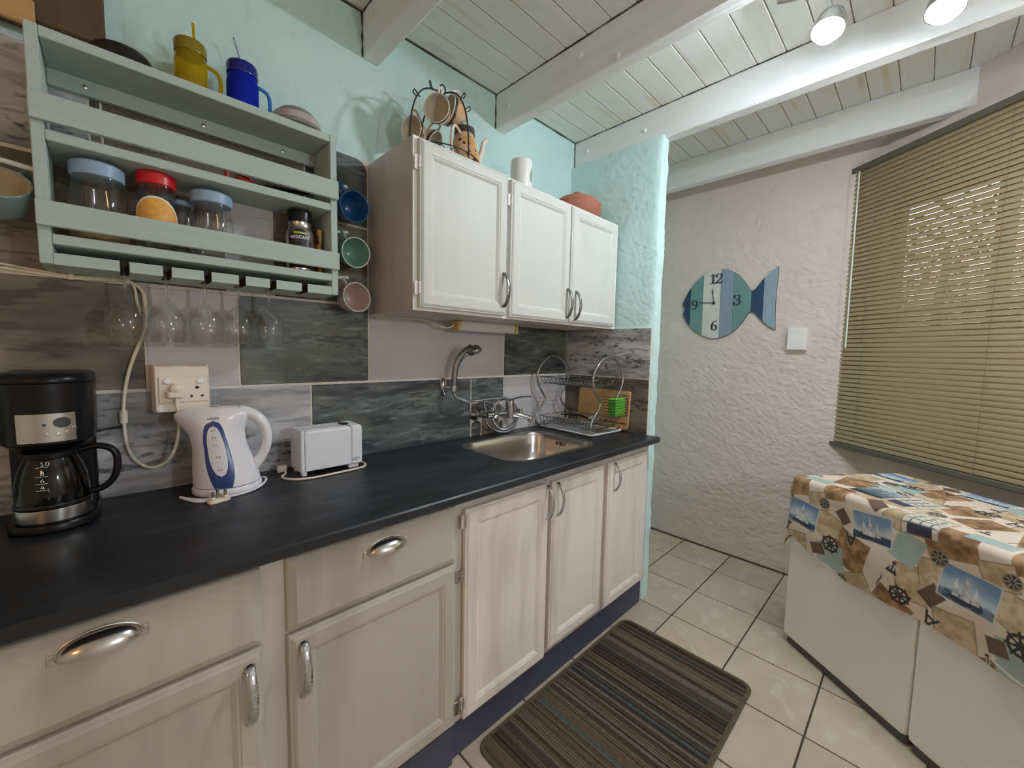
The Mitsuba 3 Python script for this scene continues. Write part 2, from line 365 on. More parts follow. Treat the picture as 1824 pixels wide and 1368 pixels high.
# tablecloth print: motifs in a repeating cell; all colours are ink on the cloth
CELL = .56
def cloth_c(p, n, uv):
    U, V = uv.x / CELL, uv.y / CELL
    def loc(cx, cy, ang):
        dx, dy = U - cx, V - cy
        dx -= dr.floor(dx + .5); dy -= dr.floor(dy + .5)
        c, s = math.cos(ang), math.sin(ang)
        return dx * c + dy * s, -dx * s + dy * c
    def rect(cx, cy, w, h, ang=0., e=.004):
        x, y = loc(cx, cy, ang)
        return smoothstep(e, -e, dr.maximum(dr.abs(x) - w / 2, dr.abs(y) - h / 2)), x, y
    f1 = fbm(U * 9, V * 9, 1., 3); f2 = fbm(U * 30, V * 30, 6., 2); f3 = fbm(U * 5 + 3, V * 14, 2., 3)
    col = mix((.60, .48, .385), (.72, .61, .51), f1)
    def over(m, c):
        nonlocal col
        col = mix(col, c, m)
    brown = mix((.17, .085, .038), (.42, .255, .135), smoothstep(.25, .75, f2 * .5 + f1 * .5))
    tan = mix((.40, .29, .18), (.58, .45, .31), smoothstep(.3, .7, f2 * .6 + f3 * .4))
    line = mix((.16, .10, .075), (.30, .21, .15), f2)
    def patch(a, c, edge=True):
        m, x, y = rect(*a)
        if edge: over(rect(a[0], a[1], a[2] + .010, a[3] + .010, a[4])[0], line)
        over(m, c)
    for a in ((.12, .88, .24, .20, .25), (.60, .55, .22, .24, -.2), (.33, .22, .22, .28, .45), (.86, .34, .20, .20, -.45), (.44, .93, .16, .16, .2), (.05, .22, .16, .22, -.25)): patch(a, brown, False)
    for a in ((.40, .66, .20, .16, -.35), (.78, .10, .22, .16, .3), (.18, .42, .18, .16, .15), (.66, .36, .16, .14, .5), (.97, .55, .14, .2, .1), (.33, .80, .14, .12, .3), (.86, .90, .15, .13, -.2), (.06, .66, .13, .15, .2), (.60, .02, .16, .12, -.1)): patch(a, tan)
    for a in ((.46, .42, .20, .22, .12), (.93, .74, .14, .18, -.3), (.24, .99, .18, .10, .1)): patch(a, mix((.27, .36, .34), (.40, .47, .43), f1), False)
    for a in ((.07, .54, .12, .09, .9), (.70, .95, .14, .08, -.6), (.52, .76, .08, .10, .7), (.36, .46, .09, .08, .3)): patch(a, mix((.11, .07, .05), (.18, .115, .08), f2), False)
    def paper(a, tint, ink):
        over(rect(a[0], a[1], a[2] + .012, a[3] + .012, a[4])[0], line)
        m, x, y = rect(*a); over(m, mix(tint, (.56, .49, .37), f1))
        for mx in (-.28, 0., .28):
            ms = smoothstep(.006, .003, dr.abs(x - mx * a[2])) * smoothstep(.36 * a[3], .34 * a[3], dr.abs(y)); over(m * ms, ink)
            for q_ in range(4):
                sy = y + (.22 - .16 * q_) * a[3]; over(m * smoothstep(.030 * a[3], .02 * a[3], dr.abs(sy + .6 * dr.square(x - mx * a[2]) / a[2])) * smoothstep((.07 + .03 * (3 - q_)) * a[2] + .012, (.07 + .03 * (3 - q_)) * a[2], dr.abs(x - mx * a[2])) * .8, ink)
        over(m * smoothstep(.045, .03, dr.abs(y + .38 * a[3])) * smoothstep(.36 * a[2], .33 * a[2], dr.abs(x)), (.05, .05, .08))
        over(rect(a[0], a[1] + a[3] * .44, a[2] * .7, .014, a[4])[0], (.40, .33, .25))
    paper((.72, .20, .18, .28, -.08), (.64, .60, .50), (.13, .13, .22))
    paper((.97, .95, .18, .22, .1), (.60, .55, .45), (.16, .18, .21))
    def photo(a, sky0, sky1, sea):
        m, x, y = rect(*a); over(rect(a[0], a[1], a[2] + .014, a[3] + .014, a[4])[0], (.58, .55, .50))
        t = y / a[3] + .5
        over(m, mix(mix(sky0, sky1, smoothstep(.25, 1., t + .7 * (f1 - .5))), mix(sea, (.16, .20, .25), smoothstep(.55, .7, f2)), smoothstep(.32, .22, t + .1 * (f2 - .5))))
        sail = 0.
        for ox, w_, h0, h1 in ((-.05, .035, -.08, .06), (.0, .045, -.085, .10), (.052, .035, -.08, .05)):
            yy = (y / a[3] * .25 - h0) / (h1 - h0); sail = dr.maximum(sail, smoothstep(.004, -.004, dr.abs(x - ox * a[2] / .3 + .012 * yy) - w_ * (a[2] / .3) * (1 - yy) * .6) * smoothstep(0., .03, yy) * smoothstep(1., .97, yy))
        over(m * sail, mix((.36, .38, .40), (.66, .66, .63), smoothstep(.3, .7, f2)))
        hull = smoothstep(.004, -.004, dr.abs(y / a[3] * .25 + .098 - .25 * dr.square(x)) - .012) * smoothstep(.32 * a[2], .29 * a[2], dr.abs(x)); over(m * hull, (.045, .05, .06))
    photo((.22, .66, .24, .18, -.06), (.46, .53, .58), (.13, .22, .38), (.04, .075, .14))
    photo((.72, .77, .24, .17, .12), (.54, .57, .56), (.17, .26, .40), (.035, .06, .10))
    m, x, y = rect(.52, .16, .20, .24, .10); t = y / .24 + .5
    over(rect(.52, .16, .212, .252, .10)[0], line)
    over(m, mix(mix((.09, .13, .16), (.36, .41, .43), smoothstep(.15, .9, t + .7 * (f1 - .5))), (.02, .03, .035), smoothstep(.28, .12, t + .5 * x)))
    for mx in (-.04, .0, .04):
        over(m * smoothstep(.005, .003, dr.abs(x - mx)) * smoothstep(.09, .085, dr.abs(y - .01)), (.06, .08, .09))
        over(m * smoothstep(.03, .02, dr.abs(x - mx)) * smoothstep(.5, .56, fbm(U * 20, V * 60, 2., 2)) * smoothstep(.08, .05, dr.abs(y - .01)) * .7, (.10, .13, .14))
    dark = mix((.035, .030, .03), (.07, .06, .055), f2)
    def disc(cx, cy, r):
        x, y = loc(cx, cy, .3); d = dr.sqrt(x * x + y * y); th_ = dr.atan2(y, x)
        over(smoothstep(r, r - .006, d), mix((.05, .05, .045), (.10, .09, .075), f2))
        star = dr.abs(dr.sin(th_ * 4)); over(smoothstep(r * .86, r * .80, d) * smoothstep(.42, .25, star * (d / r) * 1.5) * smoothstep(.006, .012, d), (.36, .29, .22))
        over(smoothstep(.005, .0025, dr.abs(d - r * .93)), (.30, .24, .17))
    for a in ((.08, .76, .046), (.56, .33, .046), (.90, .12, .046), (.38, .80, .040)): disc(*a)
    def wheel(cx, cy, r):
        x, y = loc(cx, cy, .2); d = dr.sqrt(x * x + y * y); th_ = dr.atan2(y, x)
        over(smoothstep(.009, .006, dr.abs(d - r * .70)), dark)
        over(smoothstep(.0062, .004, dr.abs(dr.sin(th_ * 4)) * d / 4) * smoothstep(r, r - .006, d), dark)
        over(smoothstep(.016, .012, d), dark)
    wheel(.45, .53, .070); wheel(.92, .45, .062)
    def bell(cx, cy, s, ang):
        x, y = loc(cx, cy, ang); w = .25 + .55 * smoothstep(.9, -1., y / s) ** 2
        over(smoothstep(.004, -.004, dr.maximum(dr.abs(x) - s * w, dr.abs(y) - s * .85)), dark)
        over(smoothstep(.004, -.004, dr.maximum(dr.abs(dr.abs(x) - s * .2) - s * .09, dr.abs(y - s * .05) - s * .45)), (.55, .48, .42))
    for a in ((.33, .365, .036, .3), (.88, .60, .044, -.2), (.14, .10, .036, .2)): bell(*a)
    def anchor(cx, cy, s, ang):
        x, y = loc(cx, cy, ang)
        over(smoothstep(.009, .005, dr.abs(dr.abs(x) - (y + s) * .42)) * smoothstep(s, s - .01, dr.abs(y)), dark)
        over(smoothstep(.009, .005, dr.abs(y - s * .25)) * smoothstep(s * .7, s * .6, dr.abs(x)), dark)
    anchor(.60, .64, .045, .2); anchor(.07, .40, .045, -.4)
    x, y = loc(.80, .40, -.08); over(smoothstep(.006, .003, dr.abs(x + .012 * dr.sin(y * 40))) * smoothstep(.13, .12, dr.abs(y)), (.20, .12, .09))
    x, y = loc(.26, .20, .05); over(smoothstep(.006, .003, dr.abs(x + .012 * dr.sin(y * 34))) * smoothstep(.15, .14, dr.abs(y)), (.20, .12, .09))
    x, y = loc(.5, .345, 0.); over(smoothstep(.008, .005, dr.abs(y + x * .25)) * smoothstep(.16, .15, dr.abs(x)), (.66, .64, .60))
    return col
scene['nautical_print'] = P(proc(cloth_c), .6, spec=.3)

# ================================================================ SETTING
# back wall: plaster, grout bed and tiles
wb = struct('wall_back'); solid(wb, bx(-4.3, .873, .014, .12, 0, 2.6), 'mint_plaster')
part(wb, 'grout', bx(-2.6, 0, .0016, .0145, .862, 1.967), 'wall_grout', label='pale grout between the wall tiles')
def wtile(parent, x0, x1, z0, z1, kind, g=.0024, poly=None):
    part(parent, 'tile', bx(x0 + g, x1 - g, 0, .012, z0 + g, z1 - g, .0016), 'tile_' + kind)
ROWS = [(.866, 1.154, [(-2.56, -2.133, 'dark'), (-2.133, -1.423, 'fleck'), (-1.423, -.713, 'dark'), (-.505, 0, 'light')]),
        (1.158, 1.4395, [(-2.56, -1.845, 'brown'), (-1.845, -1.631, 'light'), (-1.631, -1.213, 'dark'), (-1.213, -.505, 'light'), (-.505, 0, 'dark')]),
        (1.4435, 1.7225, [(-2.56, -1.655, 'brown'), (-1.655, -1.53, 'light'), (-1.53, -1.213, 'brown'), (-1.213, -.505, 'dark'), (-.505, 0, 'brown')]),
        (1.7265, 1.967, [(-2.56, -1.927, 'fleck'), (-1.927, -1.905, 'brown'), (-1.905, -1.43, 'brown')])]
for z0, z1, ts in ROWS:
    for a in ts: wtile(wb, a[0], a[1], z0, z1, a[2])
# the top tile next to the wall cupboard has a rounded corner
pl = union_all([sbox(-1.428, 1.7285, -1.262, 1.965), sbox(-1.428, 1.7285, -1.2155, 1.918), Point(-1.262, 1.918).buffer(.047)])
part(wb, 'tile', axes(extr(pl, .012), (1, 0, 0), (0, 0, 1), (0, -1, 0), (0, .012, 0)), 'tile_dark')
# the row behind the tap was cut in pieces around the water pipes
cut = sbox(-.711, 1.048, -.507, 1.152).union(sbox(-.665, .99, -.507, 1.06)).difference(Point(-.535, .985).buffer(.052))
def flat(poly, kind): part(wb, 'tile', axes(extr(poly, .012), (1, 0, 0), (0, 0, 1), (0, -1, 0), (0, .012, 0)), kind)
flat(cut, 'tile_dark')
flat(Polygon([(-.711, .955), (-.711, 1.03), (-.655, 1.035), (-.645, 1.0), (-.655, .985), (-.665, .965)]), 'tile_brown')
flat(rrect_poly := Polygon(rrect(-.709, -.652, .868, .945, .022)), 'tile_dark')
flat(Polygon([(-.645, .868), (-.645, .985), (-.57, .985), (-.535, .93), (-.535, .868)]), 'tile_brown')
flat(Polygon([(-.530, .868), (-.530, .925), (-.507, .935), (-.507, .868)]), 'tile_dark')

# short return wall that closes the worktop recess
wr = struct('wall_partition')
prof = np.vstack([[(.014, .0141)], [(.014, y) for y in np.linspace(-.06, -.50, 22)], [(.0165, -.521), (.026, -.530)], [(x, -.532) for x in np.linspace(.036, .076, 3)], [(.09, -.527), (.0985, -.512)], [(.1, y) for y in np.linspace(-.49, .0141, 8)]])
L = []
for z in np.linspace(0, 2.335, 118):
    q = z3(prof, z); nz = meshkit.noise(q * 16, 3) - .5; n2 = meshkit.noise(q * 50, 5) - .5
    d = q[:, :2] - [.057, -.25]; d /= np.linalg.norm(d, axis=1, keepdims=True)
    k = np.where(q[:, 1] < -.505, 1., .22); q[:, :2] += d * ((nz * .013 + n2 * .005) * k)[:, None]; q[:, 0] = np.where((q[:, 1] > -.5) & (q[:, 0] < .05), np.minimum(q[:, 0], .016), q[:, 0]); L.append(q)
solid(wr, rings(L), 'mint_plaster', 50)
part(wr, 'grout', bx(.0016, .0135, -.527, 0, .862, 1.413), 'wall_grout')
for z0, z1, k in ((.866, 1.1535, 'brown'), (1.1585, 1.412, 'fleck')):
    part(wr, 'tile', bx(0, .0125, -.525, -.002, z0 + .0018, z1, .0016), 'tile_' + k)

# right wall, oblique window wall, rear and left walls
wright = struct('wall_right'); solid(wright, bx(.873, .98, -1.30, .12, 0, 2.6), 'grey_plaster')
E1 = np.array([-.6018, -.7986, 0.]); E2 = np.array([.7986, -.6018, 0.]); EZ = np.array([0, 0, 1.])   # along the window wall towards the viewer; outwards
def ob(s0, s1, n0, n1, z0, z1, b=0., seg=None):
    """box on the oblique axes: s from the fridge corner towards the viewer, n outwards from the fridge fronts"""
    return axes(bx(s0, s1, n0, n1, z0, z1, b), E1, E2, EZ, OBL)
OBL = np.array([.214, -1.120, 0.])
NB = .558      # blind plane
ww = struct('wall_window')
S0 = -.60; WIN = (-.245, 1.25, .93, 2.06)
for a in ((S0, WIN[0], .62, .74, 0, 2.6), (WIN[1], 3.6, .62, .74, 0, 2.6), (WIN[0], WIN[1], .62, .74, 0, WIN[2]), (WIN[0], WIN[1], .62, .74, WIN[3], 2.6)):
    part(ww, 'plaster', ob(*a), 'grey_plaster')
win = struct('window_1')
fr = [ob(WIN[0], WIN[1], .66, .70, WIN[2], WIN[2] + .05), ob(WIN[0], WIN[1], .66, .70, WIN[3] - .05, WIN[3])] + [ob(s, s + .045, .66, .70, WIN[2] + .05, WIN[3] - .05) for s in (WIN[0], .16, .62, WIN[1] - .045)]
part(win, 'frame', cat(fr + [ob(WIN[0] + .045, WIN[1] - .045, .662, .698, 1.50, 1.535)]), 'window_frame')
for a, b in ((WIN[0] + .045, .16), (.205, .62), (.665, WIN[1] - .045)):
    for za, zb in ((WIN[2] + .05, 1.50), (1.535, WIN[3] - .05)):
        part(win, 'pane', axes(TM([(a, .68, za), (b, .68, za), (b, .68, zb), (a, .68, zb)], [[0, 1, 2, 3]]), E1, E2, EZ, OBL), 'pane_glass')
wrear = struct('wall_rear'); solid(wrear, bx(-4.3, -1.1, -4.0, -3.9, 0, 2.6), 'room_paint')
wl = struct('wall_left'); solid(wl, bx(-4.4, -4.3, -4.0, .12, 0, 2.6), 'room_paint')

# ceiling: slab, boards, beams
ce = struct('ceiling'); solid(ce, bx(-4.4, .98, -4.0, .12, 2.4945, 2.62), 'room_paint')
y1 = .008
for i in range(21):
    y0 = y1 - .1025
    part(ce, 'board', bx(-2.75, .868, y0 + .0016, y1 - .0016, 2.483, 2.4945, .0025), 'ceiling_board'); y1 = y0
part(ce, 'board', bx(-4.3, .868, -3.9, y1 - .002, 2.483, 2.4945), 'ceiling_board', label='plain boarded ceiling over the room behind')
def bolt(x, y, z): return orient(lathe([(.011, 0), (.011, .004), (.007, .009), (.001, .011)], 10), (-1, 0, 0), (x, y, z))
for x in (-1.841, -1.220, -.574, .040, .660):
    m = bx(x, x + .062, -3.89, .0145, 2.327, 2.4835, .005).subdivide_to_size(.25) if False else bx(x, x + .062, -3.89, .0145, 2.327, 2.4835, .005)
    b = part(ce, 'beam', m, 'beam_paint')
    for y, z in {-.574: [(-.075, 2.40), (-.475, 2.425), (-.64, 2.345)], .040: [(-.075, 2.41), (-.42, 2.40)], -1.220: [(-.10, 2.42)]}.get(x, []):
        part(b, 'bolt', bolt(x + .001, y, z), 'beam_paint', 40)

def crack(pts, r, seed):
    q = spline(pts, 40); n_ = meshkit.noise(q * 40, seed); return tube(q, r * (.25 + 1.5 * n_ ** 2), 5)
part(ce, 'crack', crack([(-2.7, .0135, 2.482), (-1.9, .0135, 2.481), (-1.0, .0135, 2.482), (.04, .0135, 2.481)], .0045, 2), 'dark_gap', label='dark gap along the wall')
for x, sd in ((-1.222, 3), (-.576, 4), (.038, 5)):
    part(ce, 'crack', crack([(x, .0135, 2.482), (x, .0135, 2.41), (x, .0135, 2.332)], .004, sd), 'dark_gap')
    part(ce, 'crack', crack([(x, .0, 2.4825), (x, -.6, 2.4825), (x, -1.2, 2.4825)], .0035, sd + 9), 'dark_gap')
# floor
fl = struct('floor'); solid(fl, bx(-4.3, .98, -4.0, .12, -.08, -.003), 'floor_grout')
for i in range(-2, 12):
    for j in range(-3, 10):
        x1, yy = .597 - i * .295, -.404 - j * .295
        a0, a1, b0, b1 = max(x1 - .295, -2.9) + .003, min(x1, .8725) - .003, yy - .295 + .003, min(yy, .013) - .003
        if a1 - a0 < .02 or b1 - b0 < .02 or a1 < -2.6: continue
        if b0 > -.50 and a1 < -.3: continue
        s = ((.5 * (a0 + a1), .5 * (b0 + b1)) - OBL[:2]) @ E2[:2]
        if s > .75: continue
        part(fl, 'tile', bx(a0, a1, b0, b1, -.008, 0, .0018), 'floor_tile')
part(fl, 'far_paving', cat(bx(-4.3, -2.56, -4.0, .12, -.008, -.0005), bx(-2.56, -.9, -4.0, -3.36, -.008, -.0005)), 'floor_tile', kind='stuff', label='beige tiled floor of the room behind')
sk = struct('trim_1', 'dirty joint between floor and beige wall'); solid(sk, bx(.862, .874, -1.25, .01, -.002, .007, .002), 'floor_grout')

# outside the window: eave, garden fence and shrubs
ev = struct('trim_2', 'roof overhang outside the window'); solid(ev, ob(-1.5, 4, .75, 1.65, 2.42, 2.5), 'room_paint')
fe = thing('garden_fence', 'brown board fence outside the window behind the blind', 'fence')
for i in range(26):
    part(fe, 'board', ob(-2.2 + i * .26, -2.2 + i * .26 + .24, 3.4, 3.43, 0, 1.62 + .02 * (i % 3)), 'fence_wood')
tree = thing('garden_tree', 'leafy tree outside the window behind the blind', 'tree')
part(tree, 'trunk', axes(tube(spline([(-2.9, 4.6, 0), (-2.95, 4.6, 1.2), (-2.88, 4.62, 2.6)], 12), np.linspace(.07, .04, 12), 8), E1, E2, EZ, OBL), 'fence_wood', True)
lf = []
for i in range(900):
    c = np.array([RNG.normal(-2.9, 1.1), RNG.normal(4.6, .4), RNG.normal(2.6, .5)]); a, b = RNG.normal(size=3), RNG.normal(size=3)
    a *= .075 / np.linalg.norm(a); b *= .035 / np.linalg.norm(b); lf.append(np.array([c - a, c + b, c + a, c - b]))
part(tree, 'foliage', axes(TM(np.vstack(lf), np.arange(len(lf) * 4).reshape(-1, 4)), E1, E2, EZ, OBL), 'foliage', kind='stuff')
gd = struct('trim_3', 'ground outside the window'); solid(gd, ob(-6, 10, .76, 14, -.1, -.05), 'foliage')

# ================================================================ LAMPS
rail = thing('ceiling_spotlight', 'white double spotlight under the ceiling at the top right, lamps lit', 'ceiling light')
d = SPOTS[1] - SPOTS[0]; d /= np.linalg.norm(d); mid = (SPOTS[0] + SPOTS[1]) / 2 + [.02, .03, .14]
part(rail, 'rail', tube([mid - d * .26, mid + d * .26], .012, 10), 'lamp_metal')
part(rail, 'base', cyl((mid[0], mid[1], mid[2] + .008), (mid[0], mid[1], 2.483), .045, 24), 'lamp_metal', 40)
AIM = np.array([-.28, .10, -.95]); AIM /= np.linalg.norm(AIM)
for s in SPOTS:
    c = s
    hd = part(rail, 'lamp_head', orient(lathe([(.016, -.062), (.032, -.050), (.043, -.022), (.0455, .004), (.0425, .004), (.0400, -.020), (.030, -.043), (.012, -.048)], 28, cap0=True, cap1=True), AIM, c), 'lamp_metal', 40)
    part(rail, 'stem', tube([c - AIM * .05, mid + d * ((s - mid) @ d)], .006, 8), 'lamp_metal')
    key = uniq(hd + '__bulb')
    scene[key] = {'type': 'sphere', 'center': s.tolist(), 'radius': .036, 'bsdf': {'type': 'ref', 'id': 'porcelain'},
                  'emitter': {'type': 'area', 'radiance': {'type': 'rgb', 'value': [SPOT_POWER * w for w in WHITE_L]}}}
def pendant(label, at, r, col, power):
    k = thing('pendant_lamp', label, 'pendant lamp')
    part(k, 'cord', cyl((at[0], at[1], at[2] + r), (at[0], at[1], 2.484), .003, 8), 'wire_black')
    part(k, 'lamp_holder', cyl((at[0], at[1], at[2] + r * .9), (at[0], at[1], at[2] + r + .06), .02, 16), 'wire_black', 40)
    key = uniq(k + '__globe')
    scene[key] = {'type': 'sphere', 'center': at.tolist(), 'radius': r, 'bsdf': {'type': 'ref', 'id': 'porcelain'},
                  'emitter': {'type': 'area', 'radiance': {'type': 'rgb', 'value': [power * w for w in col]}}}
pendant('cool white globe lamp hanging in the room behind the viewer', PENDANT, .06, WHITE_L, PENDANT_POWER)
pendant('warm orange globe lamp hanging at the far left behind the viewer', WARM, .07, WARM_L, WARM_POWER)

# ================================================================ WORKTOP AND BASE CABINETS
ct = thing('worktop', 'long black slate-look kitchen worktop with a sink cut into it', 'worktop')
top = bx(-2.20, 0, -.60, -.0005, .849, .876, .004)
SX0, SX1, SY0, SY1 = -.885, -.352, -.492, -.092
hole = rings([z3(rrect(SX0 + .012, SX1 - .012, SY0 + .012, SY1 - .012, .085, 9), z) for z in (.84, .89)])
solid(ct, unman(man(top) - man(hole)), 'counter_top')

def panel_door(parent, name, x0, x1, z0, z1, yf, mat, handle=None, th=.02, inset=.048, label=None):
    """framed door: stepped outer edge, frame, bevel, sunk panel; front towards -y"""
    def R(i, y): return np.array([(x0 + i, y, z0 + i), (x1 - i, y, z0 + i), (x1 - i, y, z1 - i), (x0 + i, y, z1 - i)])
    seq = [(0, yf + th), (0, yf + .008), (.002, yf + .006), (.006, yf + .005), (.007, yf + .003), (.0125, yf), (inset - .006, yf), (inset - .004, yf + .002), (inset, yf + .002), (inset + .009, yf + .0085), (inset + .012, yf + .0085)]
    return part(parent, name, rings([R(*a) for a in seq]), mat, False, label=label)
def bow_handle(parent, x, z0, z1, yf, mat='chrome', w=.0065, ribs=True):
    """curved bow handle with ribbed middle"""
    n = 40; t = np.linspace(0, 1, n); out = .030 * np.sin(np.pi * t) ** .6
    p = np.column_stack([np.full(n, x), yf - out, z0 + (z1 - z0) * t])
    r = np.full(n, 1.0)
    if ribs: r = 1 + .14 * (np.abs(t - .5) < .27) * np.sign(np.sin(t * 2 * np.pi * 17))
    h = part(parent, 'handle', tube(p, r, 10, flat=(w, .0036), up=(0, -1, 0)) if False else tube(p, r, 12, flat=(w, .0050 if w < .0086 else .0032)), mat, 50, label='bow handle in worn chrome' if mat == 'chrome' else 'dark metal bow handle')
    return h
def cup_pull(parent, xc, zc, yf, w=.052, h=.028, dpt=.028):
    """shell-shaped cup pull, open below"""
    U, V = np.linspace(-1, 1, 25), np.linspace(0, 1, 10); L = []
    for v in V:
        a = v * np.pi / 2
        row = [(xc + w * u, yf - .001 - dpt * math.sqrt(max(0, 1 - abs(u) ** 2.2)) * math.sin(a), zc - h * .35 + h * math.cos(a) * math.sqrt(max(0, 1 - abs(u) ** 2.6)) ) for u in U]
        L.append(np.array(row))
    outer = rings(L, False, False, close=False)
    L2 = [np.column_stack([(l[:, 0] - xc) * .95 + xc, (l[:, 1] - yf) * .9 + yf, l[:, 2] - .0018]) for l in L]
    inner = rings(L2, False, False, close=False); inner.invert()
    fl1 = bx(xc - w - .008, xc - w + .006, yf - .0025, yf, zc - h * .62, zc + .001, .001); fl2 = bx(xc + w - .006, xc + w + .008, yf - .0025, yf, zc - h * .62, zc + .001, .001)
    tp = tube([(xc + (w + .002) * math.sin(a), yf - .0012, zc - h * .35 + (h + .003) * math.cos(a)) for a in np.linspace(-1.5, 1.5, 21)], .002, 6)
    return part(parent, 'handle', cat(outer, inner, fl1, fl2, tp), 'steel_fine', 40, label='brushed steel cup handle')
def hinge(parent, x, z, yf, mat, s=1):
    m = cat(bx(x - .014, x, yf + .004, yf + .0075, z - .022, z + .022, .003), cyl((x + .002, yf + .001, z - .017), (x + .002, yf + .001, z - .006), .0042, 10), cyl((x + .002, yf + .001, z - .004), (x + .002, yf + .001, z + .006), .0035, 10), cyl((x + .002, yf + .001, z + .008), (x + .002, yf + .001, z + .019), .0042, 10))
    return part(parent, 'hinge', m, mat, 40)
def drawer_front(parent, x0, x1, z0, z1, yf, mat, th=.02):
    def R(i, y): return np.array([(x0 + i, y, z0 + i), (x1 - i, y, z0 + i), (x1 - i, y, z1 - i), (x0 + i, y, z1 - i)])
    return part(parent, 'drawer', rings([R(0, yf + th), R(0, yf + .012), R(.003, yf + .009), R(.017, yf), R(.019, yf)]), mat)

YF, YB = -.562, -.541    # door fronts, carcass front
def carcass(key, x0, x1, hide=.0):
    part(key, 'body', unman(man(bx(x0, x1, YB, -.02, .125, .848)) - man(bx(x0 + .016, x1 - .016, YB + .018, -.036, .141, .9)) - man(bx(-.90, -.345, -.50, -.085, .69, .9))), 'carcass_wash')
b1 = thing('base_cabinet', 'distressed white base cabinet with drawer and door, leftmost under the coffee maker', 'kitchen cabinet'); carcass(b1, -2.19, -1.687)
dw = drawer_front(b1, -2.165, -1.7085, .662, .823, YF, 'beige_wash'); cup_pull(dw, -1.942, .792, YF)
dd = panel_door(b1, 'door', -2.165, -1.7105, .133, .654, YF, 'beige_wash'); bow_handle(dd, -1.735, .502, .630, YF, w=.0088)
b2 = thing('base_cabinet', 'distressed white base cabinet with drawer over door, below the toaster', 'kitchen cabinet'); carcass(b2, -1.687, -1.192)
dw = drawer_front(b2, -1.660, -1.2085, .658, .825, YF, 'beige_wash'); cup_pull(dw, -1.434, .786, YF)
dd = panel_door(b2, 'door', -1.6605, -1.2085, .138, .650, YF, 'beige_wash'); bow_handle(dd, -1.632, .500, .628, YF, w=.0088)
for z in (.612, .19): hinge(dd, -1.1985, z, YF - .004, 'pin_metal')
b3 = thing('base_cabinet', 'distressed pinkish white double-door base cabinet below the sink', 'kitchen cabinet'); carcass(b3, -1.192, -.404)
dd = panel_door(b3, 'door', -1.176, -.7945, .132, .806, YF - .002, 'door_wash'); bow_handle(dd, -.8085, .676, .800, YF - .002, w=.0055)
for z in (.772, .19): hinge(dd, -1.178, z, YF, 'carcass_wash')
dd = panel_door(b3, 'door', -.7705, -.427, .150, .804, YF, 'door_wash'); bow_handle(dd, -.746, .674, .798, YF, w=.0055)
b4 = thing('base_cabinet', 'narrow single-door distressed white base cabinet at the end beside the doorway', 'kitchen cabinet'); carcass(b4, -.404, -.003)
dd = panel_door(b4, 'door', -.392, -.037, .139, .804, YF, 'door_wash'); bow_handle(dd, -.350, .676, .800, YF, w=.0055)
pb = thing('plinth', 'dark blue-grey kick board along the foot of the base cabinets', 'plinth')
part(pb, 'board', bx(-2.19, -1.2105, -.548, -.525, 0, .1245, .001), 'plinth_paint'); part(pb, 'board', bx(-1.2095, -.012, -.536, -.515, 0, .1245, .001), 'plinth_paint')

# ================================================================ WALL CABINETS
YW = -.337
def wall_cab(label, x0, x1, z0, z1):
    k = thing('wall_cabinet', label, 'kitchen cabinet')
    part(k, 'body', bx(x0, x1, -.3135, -.001, z0, z1), 'wallcab_side', label='grey-brown side and underside')
    st = [bx(x0, x0 + .028, -.3165, -.3135, z0, z1), bx(x1 - .02, x1, -.3165, -.3135, z0, z1), bx(x0 + .028, x1 - .02, -.3165, -.3135, z0, z0 + .012), bx(x0 + .028, x1 - .02, -.3165, -.3135, z1 - .02, z1)]
    part(k, 'face_frame', cat(st), 'wallcab_frame')
    return k
w1 = wall_cab('white washed single-door wall cabinet with the cup rack on top', -1.2115, -.800, 1.410, 1.953)
dd = panel_door(w1, 'door', -1.196, -.812, 1.420, 1.945, YW, 'wall_door_wash', inset=.046); bow_handle(dd, -.830, 1.452, 1.580, YW, 'dark_chrome', w=.009)
for z in (1.870, 1.480): hinge(dd, -1.199, z, YW + .004, 'wallcab_frame')
w2 = wall_cab('white washed double-door wall cabinet with the clay pot on top', -.798, -.003, 1.410, 1.949)
dd = panel_door(w2, 'door', -.792, -.4175, 1.418, 1.940, YW, 'wall_door_wash', inset=.046); bow_handle(dd, -.437, 1.440, 1.568, YW, 'dark_chrome', w=.008)
hinge(dd, -.794, 1.862, YW + .004, 'wallcab_frame')
dd = panel_door(w2, 'door', -.410, -.033, 1.422, 1.938, YW, 'wall_door_wash', inset=.046); bow_handle(dd, -.374, 1.436, 1.563, YW, 'dark_chrome', w=.008)
ul = thing('strip_light', 'small unlit strip light with amber end caps under the wall cabinets', 'light')
part(ul, 'lens', slab(-.855, -.529, -.105, -.055, 1.367, 1.4095, .012), 'tube_lens', 40)
for a, b in ((-.873, -.854), (-.530, -.511)): part(ul, 'end_cap', bx(a, b, -.107, -.053, 1.365, 1.4095, .004), 'amber_cap')
part(ul, 'cable', tube(spline([(-.872, -.08, 1.388), (-.91, -.07, 1.375), (-.95, -.05, 1.392), (-1.02, -.03, 1.404), (-1.21, -.016, 1.407)], 40), .0025, 6), 'cord_white', True)

